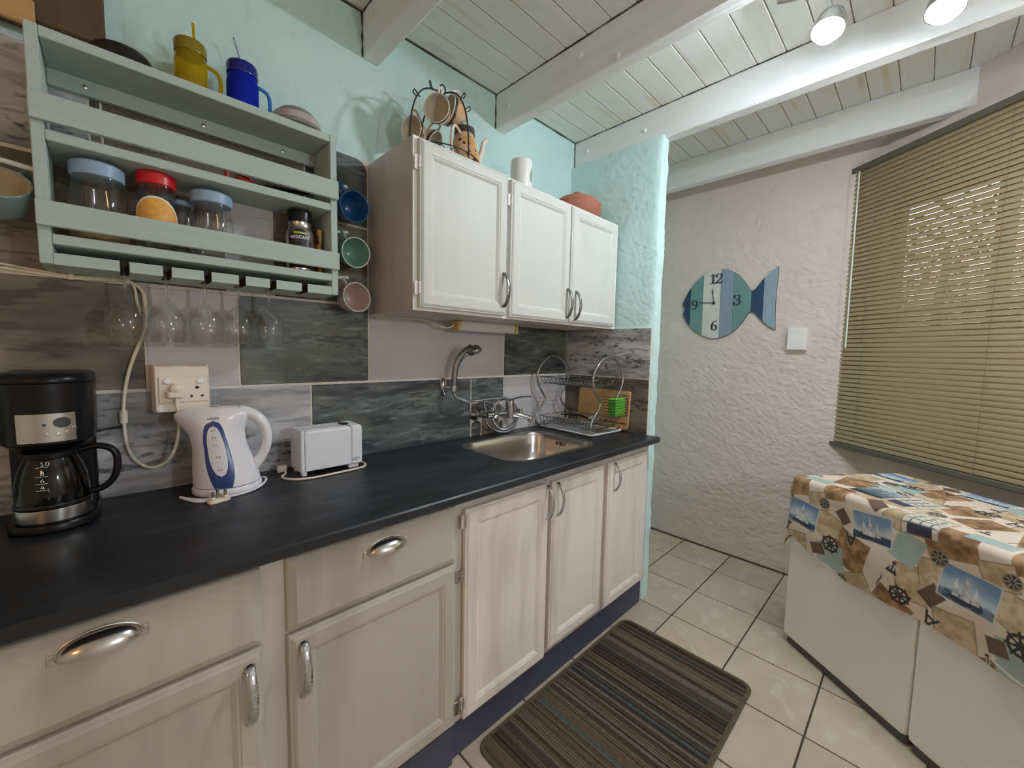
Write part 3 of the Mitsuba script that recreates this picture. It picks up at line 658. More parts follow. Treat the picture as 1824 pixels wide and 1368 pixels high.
# ================================================================ WALL SHELF
SL, SR = -2.012, -1.383; SYF = -.150
sh = thing('wall_shelf', 'pale grey-green wooden wall rack with three shelves and slotted glass holder', 'shelf')
for a, b in ((SL, SL + .020), (SR - .020, SR)): part(sh, 'side_panel', bx(a, b, SYF, -.002, 1.451, 1.940, .0015), 'shelf_paint')
xi, xj = SL + .0205, SR - .0205
part(sh, 'shelf_board', bx(xi, xj, SYF, -.002, 1.917, 1.939, .0015), 'shelf_paint')
part(sh, 'shelf_board', bx(xi, xj, SYF, -.002, 1.710, 1.732, .0015), 'shelf_paint')
part(sh, 'shelf_board', bx(xi, xj, SYF, -.002, 1.494, 1.516, .0015), 'shelf_paint')
part(sh, 'back_rail', bx(xi, xj, -.018, -.002, 1.880, 1.9165, .001), 'shelf_paint')
for x in (-1.93, -1.70, -1.50): part(sh, 'screw', orient(lathe([(.005, 0), (.005, .001), (.001, .002)], 10), (0, -1, 0), (x, -.018, 1.899)), 'pin_metal')
part(sh, 'front_rail', bx(SL, SR, SYF - .014, SYF - .0003, 1.745, 1.800, .0015), 'shelf_paint')
part(sh, 'front_rail', bx(SL, SR, SYF - .014, SYF - .0003, 1.529, 1.582, .0015), 'shelf_paint')
GX = [-1.880, -1.803, -1.722, -1.645, -1.569, -1.484]
pl = sbox(xi, SYF, xj, -.002).difference(union_all([sbox(x - .0085, SYF - .01, x + .0085, -.075).union(Point(x, -.075).buffer(.0085)) for x in GX]))
rk = part(sh, 'glass_holder', move(extr(pl, .025), (0, 0, 1.4505)), 'shelf_paint')
for x in GX:
    ln = Polygon([(x - .0085, SYF), (x - .0085, -.075), (x + .0085, -.075), (x + .0085, SYF), (x + .0073, SYF), (x + .0073, -.0762), (x - .0073, -.0762), (x - .0073, SYF)])
    part(rk, 'slot_lining', move(extr(ln.buffer(0), .0245), (0, 0, 1.4507)), 'slot_wood', label='dark bare wood inside the slot')
def peg(z): part(sh, 'peg', cyl((SR - .002, -.095, z), (SR + .055, -.095, z + .007), .0055, 10), 'rim_pale', 40)
for z in (1.811, 1.663, 1.514): peg(z)
part(sh, 'peg', cyl((SL + .002, -.10, 1.655), (SL - .055, -.10, 1.662), .0055, 10), 'rim_pale', 40)

# hanging wine glasses
def wine_glass(x, y, which):
    k = thing('wine_glass', f'clear wine glass hanging upside down under the wall rack, {which} of five', 'wine glass', 'wine glasses hanging under the wall rack')
    z0 = 1.4775
    prof = [(.0005, z0 + .003), (.030, z0 + .0015), (.033, z0), (.012, z0 - .002), (.0040, z0 - .010), (.0034, z0 - .055), (.0045, z0 - .078), (.014, z0 - .088), (.027, z0 - .100), (.037, z0 - .118), (.041, z0 - .140), (.039, z0 - .165), (.0335, z0 - .190)]
    solid(k, lathe(prof, 36, (x, y, 0), True, False), 'glass', True)
for x, which in zip(GX, ('leftmost', 'second from left', 'middle one', 'second from right', 'rightmost')): wine_glass(x - .001, -.100, which)

# ---- things on the rack
def jar(name, label, x, y, r, z0, zlid0, zlid1, rl, lidmat, cat_='jar', neck=.86, fill=None, fillmat=None):
    k = thing(name, label, cat_)
    h = zlid0 - z0
    part(k, 'glass_body', lathe([(r * .75, z0 + .001), (r * .97, z0 + .008), (r, z0 + h * .25), (r, z0 + h * .55), (r * .97, z0 + h * .72), (r * neck, z0 + h * .93), (r * neck, z0 + h)], 36, (x, y, 0), True, False), 'glass', True)
    part(k, 'lid', lathe([(rl - .002, zlid0), (rl, zlid0 + .002), (rl, zlid1 - .004), (rl - .004, zlid1)], 36, (x, y, 0)), lidmat, 40)
    if fill: part(k, 'contents', wavy(lathe([(r * .7, z0 + .003), (r * .95, z0 + .01), (r * .95, z0 + fill), (r * .3, z0 + fill + .006)], 24, (x, y, 0)), .002, 90), fillmat, 40)
    return k
Z3 = 1.5165
jar('storage_jar', 'large clear glass jar with pale blue lid, leftmost on the lowest shelf', -1.917, -.088, .052, Z3, 1.665, 1.697, .0475, 'lid_blue', fill=.066, fillmat='crumbs')
j2 = jar('spice_jar', 'clear jar with red lid and orange round label', -1.812, -.088, .044, Z3, 1.678, 1.7085, .0395, 'lid_red', neck=.84)
lb = []
for r_, nm, mt in ((.050, 'label_white', 'label_white'), (.046, 'orange_label', 'orange_label')):
    V_, F_ = [], []
    zc, ac = 1.592, math.radians(-98); rr = .0446 + (.0004 if nm == 'orange_label' else 0)
    for i in range(13):
        for jn in range(24):
            u, v = i / 12 * math.cos(jn / 24 * 2 * np.pi) * r_, i / 12 * math.sin(jn / 24 * 2 * np.pi) * r_ * 1.08
            a = ac + u / rr; V_.append((-1.812 + rr * math.cos(a), -.088 + rr * math.sin(a), zc + v))
    for i in range(12):
        for jn in range(24):
            j_ = (jn + 1) % 24; F_.append((i * 24 + jn, (i + 1) * 24 + jn, (i + 1) * 24 + j_, i * 24 + j_))
    part(j2, nm if nm == 'label_white' else 'round_label', TM(V_, F_), {'type': 'twosided', 'bsdf': dict(scene[mt])} if mt == 'label_white' else mt, True)
jar('storage_jar', 'clear glass jar with pale blue lid, right of the red-lidded jar', -1.699, -.088, .050, Z3, 1.662, 1.692, .0475, 'lid_blue')
jar('storage_jar', 'small jar with grey-blue lid tucked behind, between red and blue lids', -1.757, -.040, .026, Z3, 1.655, 1.670, .026, 'lid_blue')
cj = thing('coffee_jar', 'black capped instant coffee jar with black label and white lettering', 'jar')
CX, CY = -1.474, -.085
part(cj, 'glass_body', lathe([(.036, Z3 + .001), (.040, Z3 + .006), (.0405, Z3 + .07), (.0403, Z3 + .108), (.039, Z3 + .120), (.034, Z3 + .131), (.031, Z3 + .139), (.033, Z3 + .147), (.034, Z3 + .153), (.033, Z3 + .158)], 36, (CX, CY, 0)), 'steel', True, label='silvery shiny glass')
part(cj, 'cap', lathe([(.0335, Z3 + .150), (.0345, Z3 + .152), (.0345, Z3 + .184), (.033, Z3 + .187)], 36, (CX, CY, 0)), 'black_plastic', 40)
def on_cyl(mesh, cx, cy, r, a0, z):
    """bend flat lettering (xy plane) round an upright cylinder; a0 = direction the text faces"""
    m = mesh.copy(); v = m.vertices.copy(); a = a0 + v[:, 0] / r; R = r + v[:, 2]
    m.vertices = np.column_stack([cx + R * np.cos(a), cy + R * np.sin(a), z + v[:, 1]]); return m
def centred(txt, h, depth=.0004, bold=False):
    m = meshkit.text_mesh(txt, h, depth, bold); b = m.bounds; return move(m, (-(b[0][0] + b[1][0]) / 2, 0, 0))
A0 = math.radians(-107)
def arch(cx, cy, r, a0, half, z0, z1, zside, n=24):
    """label patch with an arched top on a cylinder"""
    a = np.linspace(-half, half, n); V_ = []
    for t in np.linspace(0, 1, 8):
        for x in a:
            zt = zside + (z1 - zside) * math.sqrt(max(0, 1 - (x / half) ** 2)); V_.append((cx + r * math.cos(a0 + x), cy + r * math.sin(a0 + x), z0 + t * (zt - z0)))
    F_ = [(i * n + j, i * n + j + 1, (i + 1) * n + j + 1, (i + 1) * n + j) for i in range(7) for j in range(n - 1)]
    return TM(V_, F_)
lab = part(cj, 'label', arch(CX, CY, .0411, A0, .82, Z3 + .01, Z3 + .127, Z3 + .090), 'coffee_dark', True, label='black arched label')
part(lab, 'band', on_cyl(bx(-.022, .022, 0, .006, 0, .0004), CX, CY, .0414, A0, Z3 + .100) if False else arch(CX, CY, .0415, A0, .48, Z3 + .111, Z3 + .117, Z3 + .117), 'label_lime', True)
part(lab, 'lettering', on_cyl(centred('NESCAFÉ', .0090, .0004, True), CX, CY, .0413, A0, Z3 + .0965), 'print_white')
part(lab, 'lettering', on_cyl(centred('CLASSIC', .0050, .0004), CX, CY, .0413, A0, Z3 + .0875), 'print_grey')
pk = thing('packet', 'yellow and brown packet squeezed beside the coffee jar', 'packet')
solid(pk, wavy(bx(-1.426, -1.412, -.10, -.03, Z3, Z3 + .145, .004).subdivide().subdivide(), .003, 40), 'packet', 40)
Z2 = 1.7325
for x, which in ((-1.837, 'left'), (-1.813, 'right')): solid(thing('shot_glass', f'small clear glass half hidden on the middle shelf, {which} one of two', 'glass', 'small glasses on the middle shelf'), lathe([(.008, Z2 + .001), (.0085, Z2 + .03), (.0095, Z2 + .05)], 20, (x, -.11, 0), True, False), 'glass', True)
ut = thing('kitchen_scissors', 'black scissors with red grips lying on the middle shelf', 'scissors')
part(ut, 'blade', cat(tube([(-1.60, -.10, 1.742), (-1.44, -.06, 1.775)], .006, 6), tube([(-1.60, -.06, 1.738), (-1.43, -.055, 1.74)], .006, 6)), 'black_plastic')
part(ut, 'grip', cat(tube(spline([(-1.60, -.105, 1.742), (-1.635, -.12, 1.7425), (-1.64, -.09, 1.745), (-1.60, -.085, 1.745)], 20, True), .007, 8, True), tube([(-1.655, -.05, 1.79), (-1.60, -.055, 1.778)], .008, 8), tube([(-1.655, -.05, 1.742), (-1.655, -.05, 1.79)], .006, 8)), 'red_plastic', True)

ZT = 1.9395
def mason(label, x, y, r, mat, lidmat, straw, hm, strawmat):
    k = thing('jar_mug', label, 'mug')
    part(k, 'body', lathe([(r * .8, ZT), (r, ZT + .008), (r, ZT + .07), (r * .95, ZT + .085), (r * .88, ZT + .094), (r * .88, ZT + .098)], 32, (x, y, 0)), mat, True)
    part(k, 'lid', lathe([(r * .95, ZT + .094), (r * .98, ZT + .097), (r * .98, ZT + .118), (r * .9, ZT + .124), (r * .5, ZT + .127)], 32, (x, y, 0)), lidmat, 40)
    part(k, 'handle', tube(spline([(x + r * .9, y - .01, ZT + .078), (x + r + .018, y - .012, ZT + .07), (x + r + .026, y - .012, ZT + .045), (x + r + .018, y - .012, ZT + .014), (x + r * .9, y - .01, ZT + .008)], 30), .005, 8), hm, True)
    part(k, 'straw', tube(straw, .0032, 8), strawmat, True)
mason('yellow glass jar mug with lid and straw on top of the rack', -1.7315, -.088, .0355, 'yellow_glass', 'yellow_lid', [(-1.722, -.088, 2.05), (-1.724, -.088, 2.118)], 'yellow_glass', 'yellow_glass')
scene['straw_stripe'] = P(proc(lambda p, n, uv: mix((.02, .07, .33), (.55, .66, .70), smoothstep(.45, .55, dr.abs(dr.sin(p.z * 420 + p.x * 500))))), .4)
mason('blue glass jar mug with lid and striped straw on top of the rack', -1.617, -.088, .0385, 'blue_glass', 'blue_lid', [(-1.613, -.088, 2.05), (-1.634, -.088, 2.130)], 'blue_handle', 'straw_stripe')
bw = thing('bowl', 'grey bowl upside down at the right end of the rack top', 'bowl')
part(bw, 'body', lathe([(.071, ZT), (.072, ZT + .006), (.069, ZT + .018), (.060, ZT + .040), (.044, ZT + .055), (.03, ZT + .058)], 40, (-1.478, -.086, 0)), 'bowl_grey', True)
part(bw, 'band', lathe([(.0705, ZT + .013), (.0712, ZT + .014), (.0655, ZT + .034), (.064, ZT + .034)], 40, (-1.478, -.086, 0), False, False), 'bowl_pale', True)
fp = thing('frying_pan', 'small black pan lying face down at the left of the rack top', 'pan')
part(fp, 'body', lathe([(.060, ZT), (.062, ZT + .004), (.060, ZT + .022), (.050, ZT + .036), (.02, ZT + .040)], 36, (-1.863, -.082, 0)), 'pan_black', 30)
part(fp, 'handle', tube(spline([(-1.808, -.085, ZT + .018), (-1.79, -.088, ZT + .02), (-1.772, -.09, ZT + .008)], 14), np.linspace(.011, .008, 14), 8), 'black_plastic', True)

# cups hanging at the sides of the rack
def mug(label, c, axis, R, depth, mat, matin, hdir, rim='rim_pale', cat_='mug', taper=.62):
    k = thing('mug', label, cat_)
    c = np.array(c, float); A = np.array(axis, float); A /= np.linalg.norm(A); w = .0035
    out = [(R * taper * .9, -depth), (R * taper, -depth + .004), (R * .84, -depth * .62), (R * .96, -depth * .25), (R, 0)]
    inn = [(R - w, 0), (R * .95 - w, -depth * .25), (R * .83 - w, -depth * .62), (R * taper - w, -depth + .007)]
    part(k, 'body', orient(lathe(out, 40, cap1=False), A, c), mat, True)
    part(k, 'inside', orient(lathe([(r, z) for r, z in inn], 40, cap0=False, cap1=True), A, c).copy(), matin, True, label='inside glaze')
    scene_fix = scene[list(scene)[-1]]
    part(k, 'rim', orient(tube([((R - w / 2) * math.cos(t), (R - w / 2) * math.sin(t), 0) for t in np.linspace(0, 2 * np.pi, 49)], w / 2 + .0004, 8, True), A, c), rim, True)
    H = np.array(hdir, float); H -= A * (H @ A); H /= np.linalg.norm(H)
    hp = spline([c + H * R * .94 - A * depth * .18, c + H * (R + .018) - A * depth * .14, c + H * (R + .026) - A * depth * .36, c + H * (R + .014) - A * depth * .6, c + H * R * .8 - A * depth * .66], 30)
    part(k, 'handle', tube(hp, .0058, 8, flat=(1.3, .8)), mat, True)
    return k
mug('blue mug hanging on the right side of the rack, topmost of three', (-1.3085, -.108, 1.757), (.04, -1, -.10), .0505, .082, 'mug_blue', 'mug_blue_in', (-.62, 0, .8), 'mug_blue')
mug('sage green mug hanging on the right side of the rack, middle of three', (-1.3055, -.108, 1.606), (.04, -1, -.10), .0505, .082, 'mug_green', 'mug_green', (-.62, 0, .8))
mug('pale pink mug hanging on the right side of the rack, lowest of three', (-1.3035, -.108, 1.457), (.10, -1, .06), .0505, .084, 'mug_pink', 'mug_pink', (-.62, 0, .8))
mug('blue-grey mug with beige inside hanging left of the rack', (-2.066, -.115, 1.612), (.0, -.74, .60), .050, .075, 'mug_grey', 'mug_beige', (.5, .3, .9), 'mug_grey')

# dark wooden cupboard high on the wall at the left
dc = thing('wall_cupboard', 'dark brown wooden cupboard high on the wall at the left edge', 'cupboard')
part(dc, 'body', bx(-2.75, -1.889, -.045, .0138, 1.995, 2.47, .004), 'dark_wood')
part(dc, 'bottom_rail', bx(-2.75, -2.00, -.060, -.0455, 1.975, 2.03, .003), 'board_wood', label='lighter brown wooden rail')

# ================================================================ ON THE WORKTOP
ZC = .8762
# ---- coffee maker
cm = thing('coffee_maker', 'black filter coffee maker with steel trim and glass jug at the left', 'coffee maker')
KX, KY = -2.015, -.145
def dshape(r, yb, n=28, off=0.):
    a = np.linspace(0, -np.pi, n); return np.vstack([[(KX + r - off, yb)], np.column_stack([KX + r * np.cos(a), KY + r * np.sin(a)]), [(KX - r + off, yb)]])
part(cm, 'base', rings([z3(dshape(r, -.025), z) for r, z in ((.064, ZC), (.070, ZC + .003), (.070, ZC + .014), (.066, ZC + .019))]), 'black_plastic', 40)
part(cm, 'column', rings([z3(rrect(KX - .068, KX + .068, -.085, -.025, .012), z) for z in (ZC + .016, 1.062)]), 'black_plastic', 40)
part(cm, 'housing', rings([z3(dshape(r, -.025), z) for r, z in ((.052, 1.055), (.062, 1.060), (.070, 1.068), (.071, 1.10), (.072, 1.16), (.0725, 1.195))]), 'black_plastic', 40)
part(cm, 'lid', rings([z3(dshape(r, -.025), z) for r, z in ((.0705, 1.1955), (.0725, 1.199), (.0715, 1.207), (.066, 1.214), (.055, 1.217))]), 'black_plastic', 40)
def cpatch(cx, cy, r0, r1, a0, a1, z0, z1, n=20, t=.0012):
    """curved plate on an upright (slightly conical) cylinder"""
    L = []
    for a in np.linspace(math.radians(a0), math.radians(a1), n):
        c, s = math.cos(a), math.sin(a); L.append(np.array([(cx + r0 * c, cy + r0 * s, z0), (cx + (r0 + t) * c, cy + (r0 + t) * s, z0), (cx + (r1 + t) * c, cy + (r1 + t) * s, z1), (cx + r1 * c, cy + r1 * s, z1)]))
    return rings(L)
pn = part(cm, 'control_panel', cpatch(KX, KY, .0712, .0717, -124, -54, 1.073, 1.133), 'steel_fine', 40, label='brushed steel control panel')
def disc_on(cx, cy, r, adeg, z, ra, rz, t, mat, name, parent):
    a0 = math.radians(adeg); V0 = []
    n = 22
    def pt(k, h, s=1): u = ra * s * math.cos(k * 2 * np.pi / n); return (cx + (r + h) * math.cos(a0 + u / r), cy + (r + h) * math.sin(a0 + u / r), z + rz * s * math.sin(k * 2 * np.pi / n))
    part(parent, name, rings([np.array([pt(k, 0) for k in range(n)]), np.array([pt(k, t) for k in range(n)]), np.array([pt(k, t * 1.2, .86) for k in range(n)])]), mat, 40)
disc_on(KX, KY, .0727, -71, 1.113, .0135, .0112, .001, 'lcd', 'display', pn)
disc_on(KX, KY, .0727, -91, 1.110, .0028, .0028, .0008, 'navy', 'indicator_lamp', pn)
for a, z in ((-90, 1.090), (-76, 1.088), (-65, 1.091), (-56, 1.099)): disc_on(KX, KY, .0727, a, z, .0038, .0040, .0012, 'steel_fine', 'button', pn)
part(cm, 'power_cord', tube(spline([(-1.95, -.04, 1.06), (-1.93, -.03, 1.063), (-1.90, -.012, 1.062)], 12), .003, 8), 'black_plastic', True)
cf = thing('coffee_jug', 'glass coffee jug with black handle and steel band under the coffee maker spout', 'jug')
JR = .0575; jz = ZC + .020
part(cf, 'base_ring', lathe([(JR - .002, jz), (JR, jz + .001), (JR, jz + .004), (JR - .004, jz + .006)], 40, (KX, KY - .012, 0)), 'black_gloss', 40)
part(cf, 'band', lathe([(JR + .0008, jz + .005), (JR + .0012, jz + .006), (JR + .0012, jz + .031), (JR + .0006, jz + .032)], 48, (KX, KY - .012, 0)), 'steel_fine', 60, label='brushed steel band')
part(cf, 'collar', lathe([(JR, jz + .033), (JR + .0016, jz + .034), (JR + .0016, jz + .041), (JR, jz + .042)], 40, (KX, KY - .012, 0)), 'black_gloss', 60)
part(cf, 'glass_body', lathe([(JR - .001, jz + .042), (JR, jz + .06), (JR - .003, jz + .09), (JR - .010, jz + .118), (JR - .019, jz + .140)], 44, (KX, KY - .012, 0), False, False), 'carafe_glass', True)
part(cf, 'lid', lathe([(JR - .019, jz + .137), (JR - .012, jz + .139), (JR - .012, jz + .150), (JR - .02, jz + .156)], 40, (KX, KY - .012, 0)), 'black_plastic', 40)
hp = spline([(KX + .040, KY - .02, 1.040), (KX + .075, KY - .028, 1.048), (KX + .098, KY - .032, 1.035), (KX + .104, KY - .033, 1.005), (KX + .096, KY - .031, .970), (KX + .078, KY - .027, .950), (KX + .054, KY - .022, .945)], 40)
part(cf, 'handle', tube(hp, .0085, 10, flat=(1.15, .8)), 'black_plastic', True)
for t, z in (('10', 1.022), ('8', 1.003), ('6', .988), ('4', .974)):
    part(cf, 'marking', cat(on_cyl(meshkit.text_mesh(t, .0085, .0003), KX, KY - .012, JR - .0005 - max(0, (z - .985)) * .12, math.radians(-104), z), on_cyl(bx(-.006, .012, -.003, -.0022, 0, .0003), KX, KY - .012, JR - .0003 - max(0, (z - .985)) * .12, math.radians(-104), z)), 'print_white')

# ---- kettle
kt = thing('kettle', 'white plastic electric kettle with blue oval water window on its base', 'kettle')
QX, QY, QA = -1.690, -.120, -17
kp = lambda m: rotz(m, QA, (QX, QY, 0))
def ksec(z):   # centre shift, half length, half width of the body at height z above the worktop
    zs = np.array([.022, .05, .09, .13, .165, .195, .215, .228, .236]); 
    cs = np.array([0, -.003, -.009, -.015, -.020, -.022, -.020, -.016, -.014]); as_ = np.array([.079, .0765, .0695, .063, .064, .074, .078, .066, .045]); bs = np.array([.071, .069, .064, .058, .054, .050, .046, .036, .024])
    from scipy.interpolate import PchipInterpolator as Q
    return Q(zs, cs)(z), Q(zs, as_)(z), Q(zs, bs)(z)
def kpt(a, z, off=0.):
    c, A_, B_ = ksec(z); sp = max(0., -math.cos(a)) ** 6 * max(0., (z - .16) / .05) * .016 * (z < .235)
    return (QX + c + (A_ + off + sp) * math.cos(a), QY + (B_ + off) * math.sin(a), ZC + z)
kz = np.concatenate([np.linspace(.022, .195, 22), [.205, .213, .220, .228, .233, .236]])
part(kt, 'body', kp(rings([np.array([kpt(a, z) for a in np.linspace(0, 2 * np.pi, 56, endpoint=False)]) for z in kz])), 'white_plastic', 60)
part(kt, 'base', kp(rings([np.column_stack([QX + s * .082 * np.cos(np.linspace(0, 2 * np.pi, 48, endpoint=False)), QY + s * .075 * np.sin(np.linspace(0, 2 * np.pi, 48, endpoint=False)), np.full(48, ZC + z)]) for s, z in ((.96, 0), (1., .004), (1., .015), (.95, .0195))])), 'white_plastic', 40)
part(kt, 'lid_button', kp(slab(QX - .035, QX - .012, QY - .010, QY + .010, ZC + .236, ZC + .241, .006)), 'bowl_pale', 40)
hp = spline([(QX + .030, QY, ZC + .222), (QX + .062, QY, ZC + .212), (QX + .091, QY, ZC + .180), (QX + .099, QY, ZC + .140), (QX + .090, QY, ZC + .100), (QX + .070, QY, ZC + .068), (QX + .052, QY, ZC + .048)], 46)
rr = np.interp(np.linspace(0, 1, 46), [0, .25, .5, .75, 1], [.019, .0165, .0135, .0145, .018])
part(kt, 'handle', kp(tube(hp, rr, 14, flat=(1.0, .9))), 'white_plastic', True)
def kpatch(name, zc, hz, wang, off, mat, squash=0.):
    L = []; n = 25
    for t in np.linspace(-1, 1, 29):
        z = zc + hz * t; w = wang * math.sqrt(max(0, 1 - t * t)) if not squash else wang * max(.0, (1 - max(0, t) ** 2.2)) ** .5 * (1 - squash * max(0, -t) ** 2.2)
        L.append(np.array([kpt(-math.pi / 2 + w * u, z, off) for u in np.linspace(-1, 1, n)]))
    return part(kt, name, kp(rings(L, False, False, close=False)), mat, True)
def ds(m): return {'type': 'twosided', 'bsdf': dict(m)}
scene['navy2'] = ds(P((.022, .055, .20), .25)); scene['window_white'] = ds(P((.70, .68, .74), .25))
kpatch('window_surround', .113, .091, .46, .0006, 'navy2', .45)
wi = kpatch('water_window', .122, .068, .31, .0012, 'window_white')
def kmark(txt, z, h, off=.0013):
    m = centred(txt, h, .0003, True); v = m.vertices.copy(); _, A_, B_ = ksec(z)
    m.vertices = np.array([kpt(-math.pi / 2 + x / A_, z + y, off + w) for x, y, w in v]); return kp(m)
for t, z in (('1.7', .176), ('1.5', .156), ('1.2', .135), ('0.8', .104), ('0.5', .070)): part(wi, 'marking', kmark(t, z, .005), 'print_grey')
part(kt, 'lettering', kmark('LOGIK', .207, .006, .0004), 'print_grey', label='small grey lettering')
kc = spline([(QX + .072, QY + .04, ZC + .004), (QX + .094, QY + .012, ZC + .010), (QX + .085, QY - .028, ZC + .008), (QX + .03, QY - .080, ZC + .004), (QX - .03, QY - .088, ZC + .004), (QX - .085, QY - .055, ZC + .004), (QX - .108, QY - .015, ZC + .004), (QX - .092, QY - .060, ZC + .004), (QX - .075, QY - .085, ZC + .004), (QX - .052, QY - .098, ZC + .006)], 90)
part(kt, 'cord', tube(kc, .0032, 8), 'white_plastic', True)
def plug3(parent, x, y, z, rot, name='plug'):
    b = part(parent, name, rotz(cat(slab(x - .025, x + .025, y - .012, y + .012, z, z + .011, .010), slab(x - .021, x - .009, y - .010, y + .010, z + .010, z + .017, .004), slab(x + .009, x + .021, y - .010, y + .010, z + .010, z + .017, .004)), rot, (x, y, 0)), 'cream_plastic', 40)
    for dx, dy, h, r in ((-.014, -.003, .031, .0032), (.014, -.003, .033, .0036), (.0, .006, .036, .0036)):
        part(b, 'pin', rotz(cyl((x + dx, y + dy, z + .014), (x + dx, y + dy, z + h), r, 10), rot, (x, y, 0)), 'pin_metal', 40)
plug3(kt, -1.728, -.228, ZC, 14)

# ---- toaster
ts = thing('toaster', 'small white two-slice toaster beside the kettle', 'toaster')
TX0, TX1, TY0, TY1, TZ0, TZ1 = -1.506, -1.308, -.150, -.045, .891, 1.022
body = rings([z3(rrect(TX0 + .013 + i, TX1 - .040 - i, TY0 + i, TY1 - i, .004), z) for z, i in ((TZ0, .002), (TZ0 + .002, 0), (TZ1 - .010, 0), (TZ1 - .003, .003), (TZ1, .010))])
slots = [bx(TX0 + .016, TX1 - .052, y - .011, y + .011, TZ1 - .09, TZ1 + .01) for y in (-.121, -.076)]
M = man(body)
for s in slots: M = M - man(s)
part(ts, 'body', unman(M), 'toaster_white')
for y in (-.121, -.076): part(ts, 'slot', bx(TX0 + .017, TX1 - .053, y - .0105, y + .0105, TZ1 - .088, TZ1 - .06), 'dark_hole')
for y in (-.121, -.076): part(ts, 'slot_rim', cat(bx(TX0 + .02, TX1 - .055, y - .0125, y - .011, TZ1 - .004, TZ1 + .0006), bx(TX0 + .02, TX1 - .055, y + .011, y + .0125, TZ1 - .004, TZ1 + .0006)), 'steel_fine')
part(ts, 'end_panel', rings([z3(rrect(TX0 + i, TX0 + .0122, TY0 + i, TY1 - i, .006), z) for z, i in ((TZ0 - .004, .003), (TZ0, 0), (TZ1 - .010, 0), (TZ1 - .003, .003), (TZ1 - .001, .007))]), 'toaster_white', 40)
ep = part(ts, 'end_panel', rings([z3(rrect(TX1 - .0392, TX1 - i, TY0 + i, TY1 - i, .008), z) for z, i in ((TZ0 - .001, .003), (TZ0 + .002, 0), (TZ1 - .008, 0), (TZ1 - .002, .003), (TZ1 + .001, .009))]), 'toaster_white', 40)
part(ts, 'lever_recess', slab(TX1 - .058, TX1 - .030, TY0 + .035, TY1 - .035, TZ1 - .001, TZ1 + .0025, .01), 'black_plastic', 40)
for a, b in ((TX0 + .006, TX0 + .02), (TX1 - .045, TX1 - .012)):
    for y in (TY0 + .008, TY1 - .03): part(ts, 'foot', bx(a, b, y, y + .022, ZC, TZ0 + .001, .001), 'toaster_white')
part(ep, 'lettering', cat([bx(TX1 - .034 + i * .0030, TX1 - .0318 + i * .0030, TY0 - .0004, TY0 + .0002, .9085, .9085 + (.0036 if i in (0, 4) else .0026)) for i in range(8)]), 'print_grey', label='tiny grey print too small to read')
part(ep, 'lettering', cat([bx(TX1 - .034 + i * .0030, TX1 - .0318 + i * .0030, TY0 - .0004, TY0 + .0002, .9025, .9025 + (.0036 if i in (0, 5) else .0026)) for i in range(6)]), 'print_grey', label='tiny grey print too small to read')
part(ts, 'cord', tube(spline([(-1.315, -.10, ZC + .008), (-1.298, -.125, ZC + .006), (-1.305, -.160, ZC + .004), (-1.36, -.180, ZC + .004), (-1.44, -.186, ZC + .004), (-1.51, -.180, ZC + .004), (-1.545, -.150, ZC + .004), (-1.550, -.115, ZC + .004), (-1.530, -.080, ZC + .005), (-1.532, -.055, ZC + .006)], 80), .0035, 8), 'cord_white', True)
tp = part(ts, 'plug', slab(-1.548, -1.519, -.058, -.036, ZC, ZC + .022, .007), 'cream_plastic', 40)
part(tp, 'pin', cyl((-1.534, -.047, ZC + .02), (-1.534, -.047, ZC + .045), .0022, 8), 'pin_metal')

# ---- wall socket with plug and cable
so = thing('wall_socket', 'cream double wall socket box with one plug in it above the kettle', 'socket')
part(so, 'box', rings([np.column_stack([(q := rrect(-1.838 + i, -1.712 - i, 1.094 + i, 1.228 - i, .006))[:, 0], np.full(len(q), y), q[:, 1]]) for y, i in ((-.0003, 0), (-.034, 0), (-.040, .0015), (-.052, .0035), (-.055, .006))]), 'cream_plastic', 40)
pt = part(so, 'face_plate', bx(-1.826, -1.719, -.0585, -.0552, 1.124, 1.196, .0015), 'cream_plastic')
for x in (-1.808, -1.737): part(pt, 'switch', orient(lathe([(.0088, 0), (.0088, .003), (.0075, .0048), (.002, .005)], 18), (0, -1, .15), (x, -.058, 1.183)), 'white_plastic', 40)
for x, z, r in ((-1.744, 1.164, .0045), (-1.757, 1.140, .0035), (-1.733, 1.140, .0035)): part(pt, 'socket_hole', orient(lathe([(r, 0), (r, .0006)], 14), (0, -1, 0), (x, -.0584, z)), 'dark_hole')
part(so, 'sticker', bx(-1.828, -1.808, -.0562, -.0552, 1.101, 1.117, .0005), 'white_plastic')
pg = part(so, 'plug', cat(orient(lathe([(.014, 0), (.0145, .010), (.011, .022), (.004, .025)], 20), (0, -1, 0), (-1.792, -.058, 1.163)), slab(-1.812, -1.772, -.080, -.058, 1.138, 1.156, .009)), 'cream_plastic', 40)
part(pg, 'strain_relief', cat([lathe([(.0058, z), (.0058, z + .004)], 12, (-1.790, -.070, 0)) for z in (1.118, 1.124, 1.130)] + [lathe([(.0042, 1.112), (.0042, 1.140)], 10, (-1.790, -.070, 0))]), 'cream_plastic', 40)
wc = thing('cable', 'cream cable clipped under the rack and looping down to the socket', 'cable')
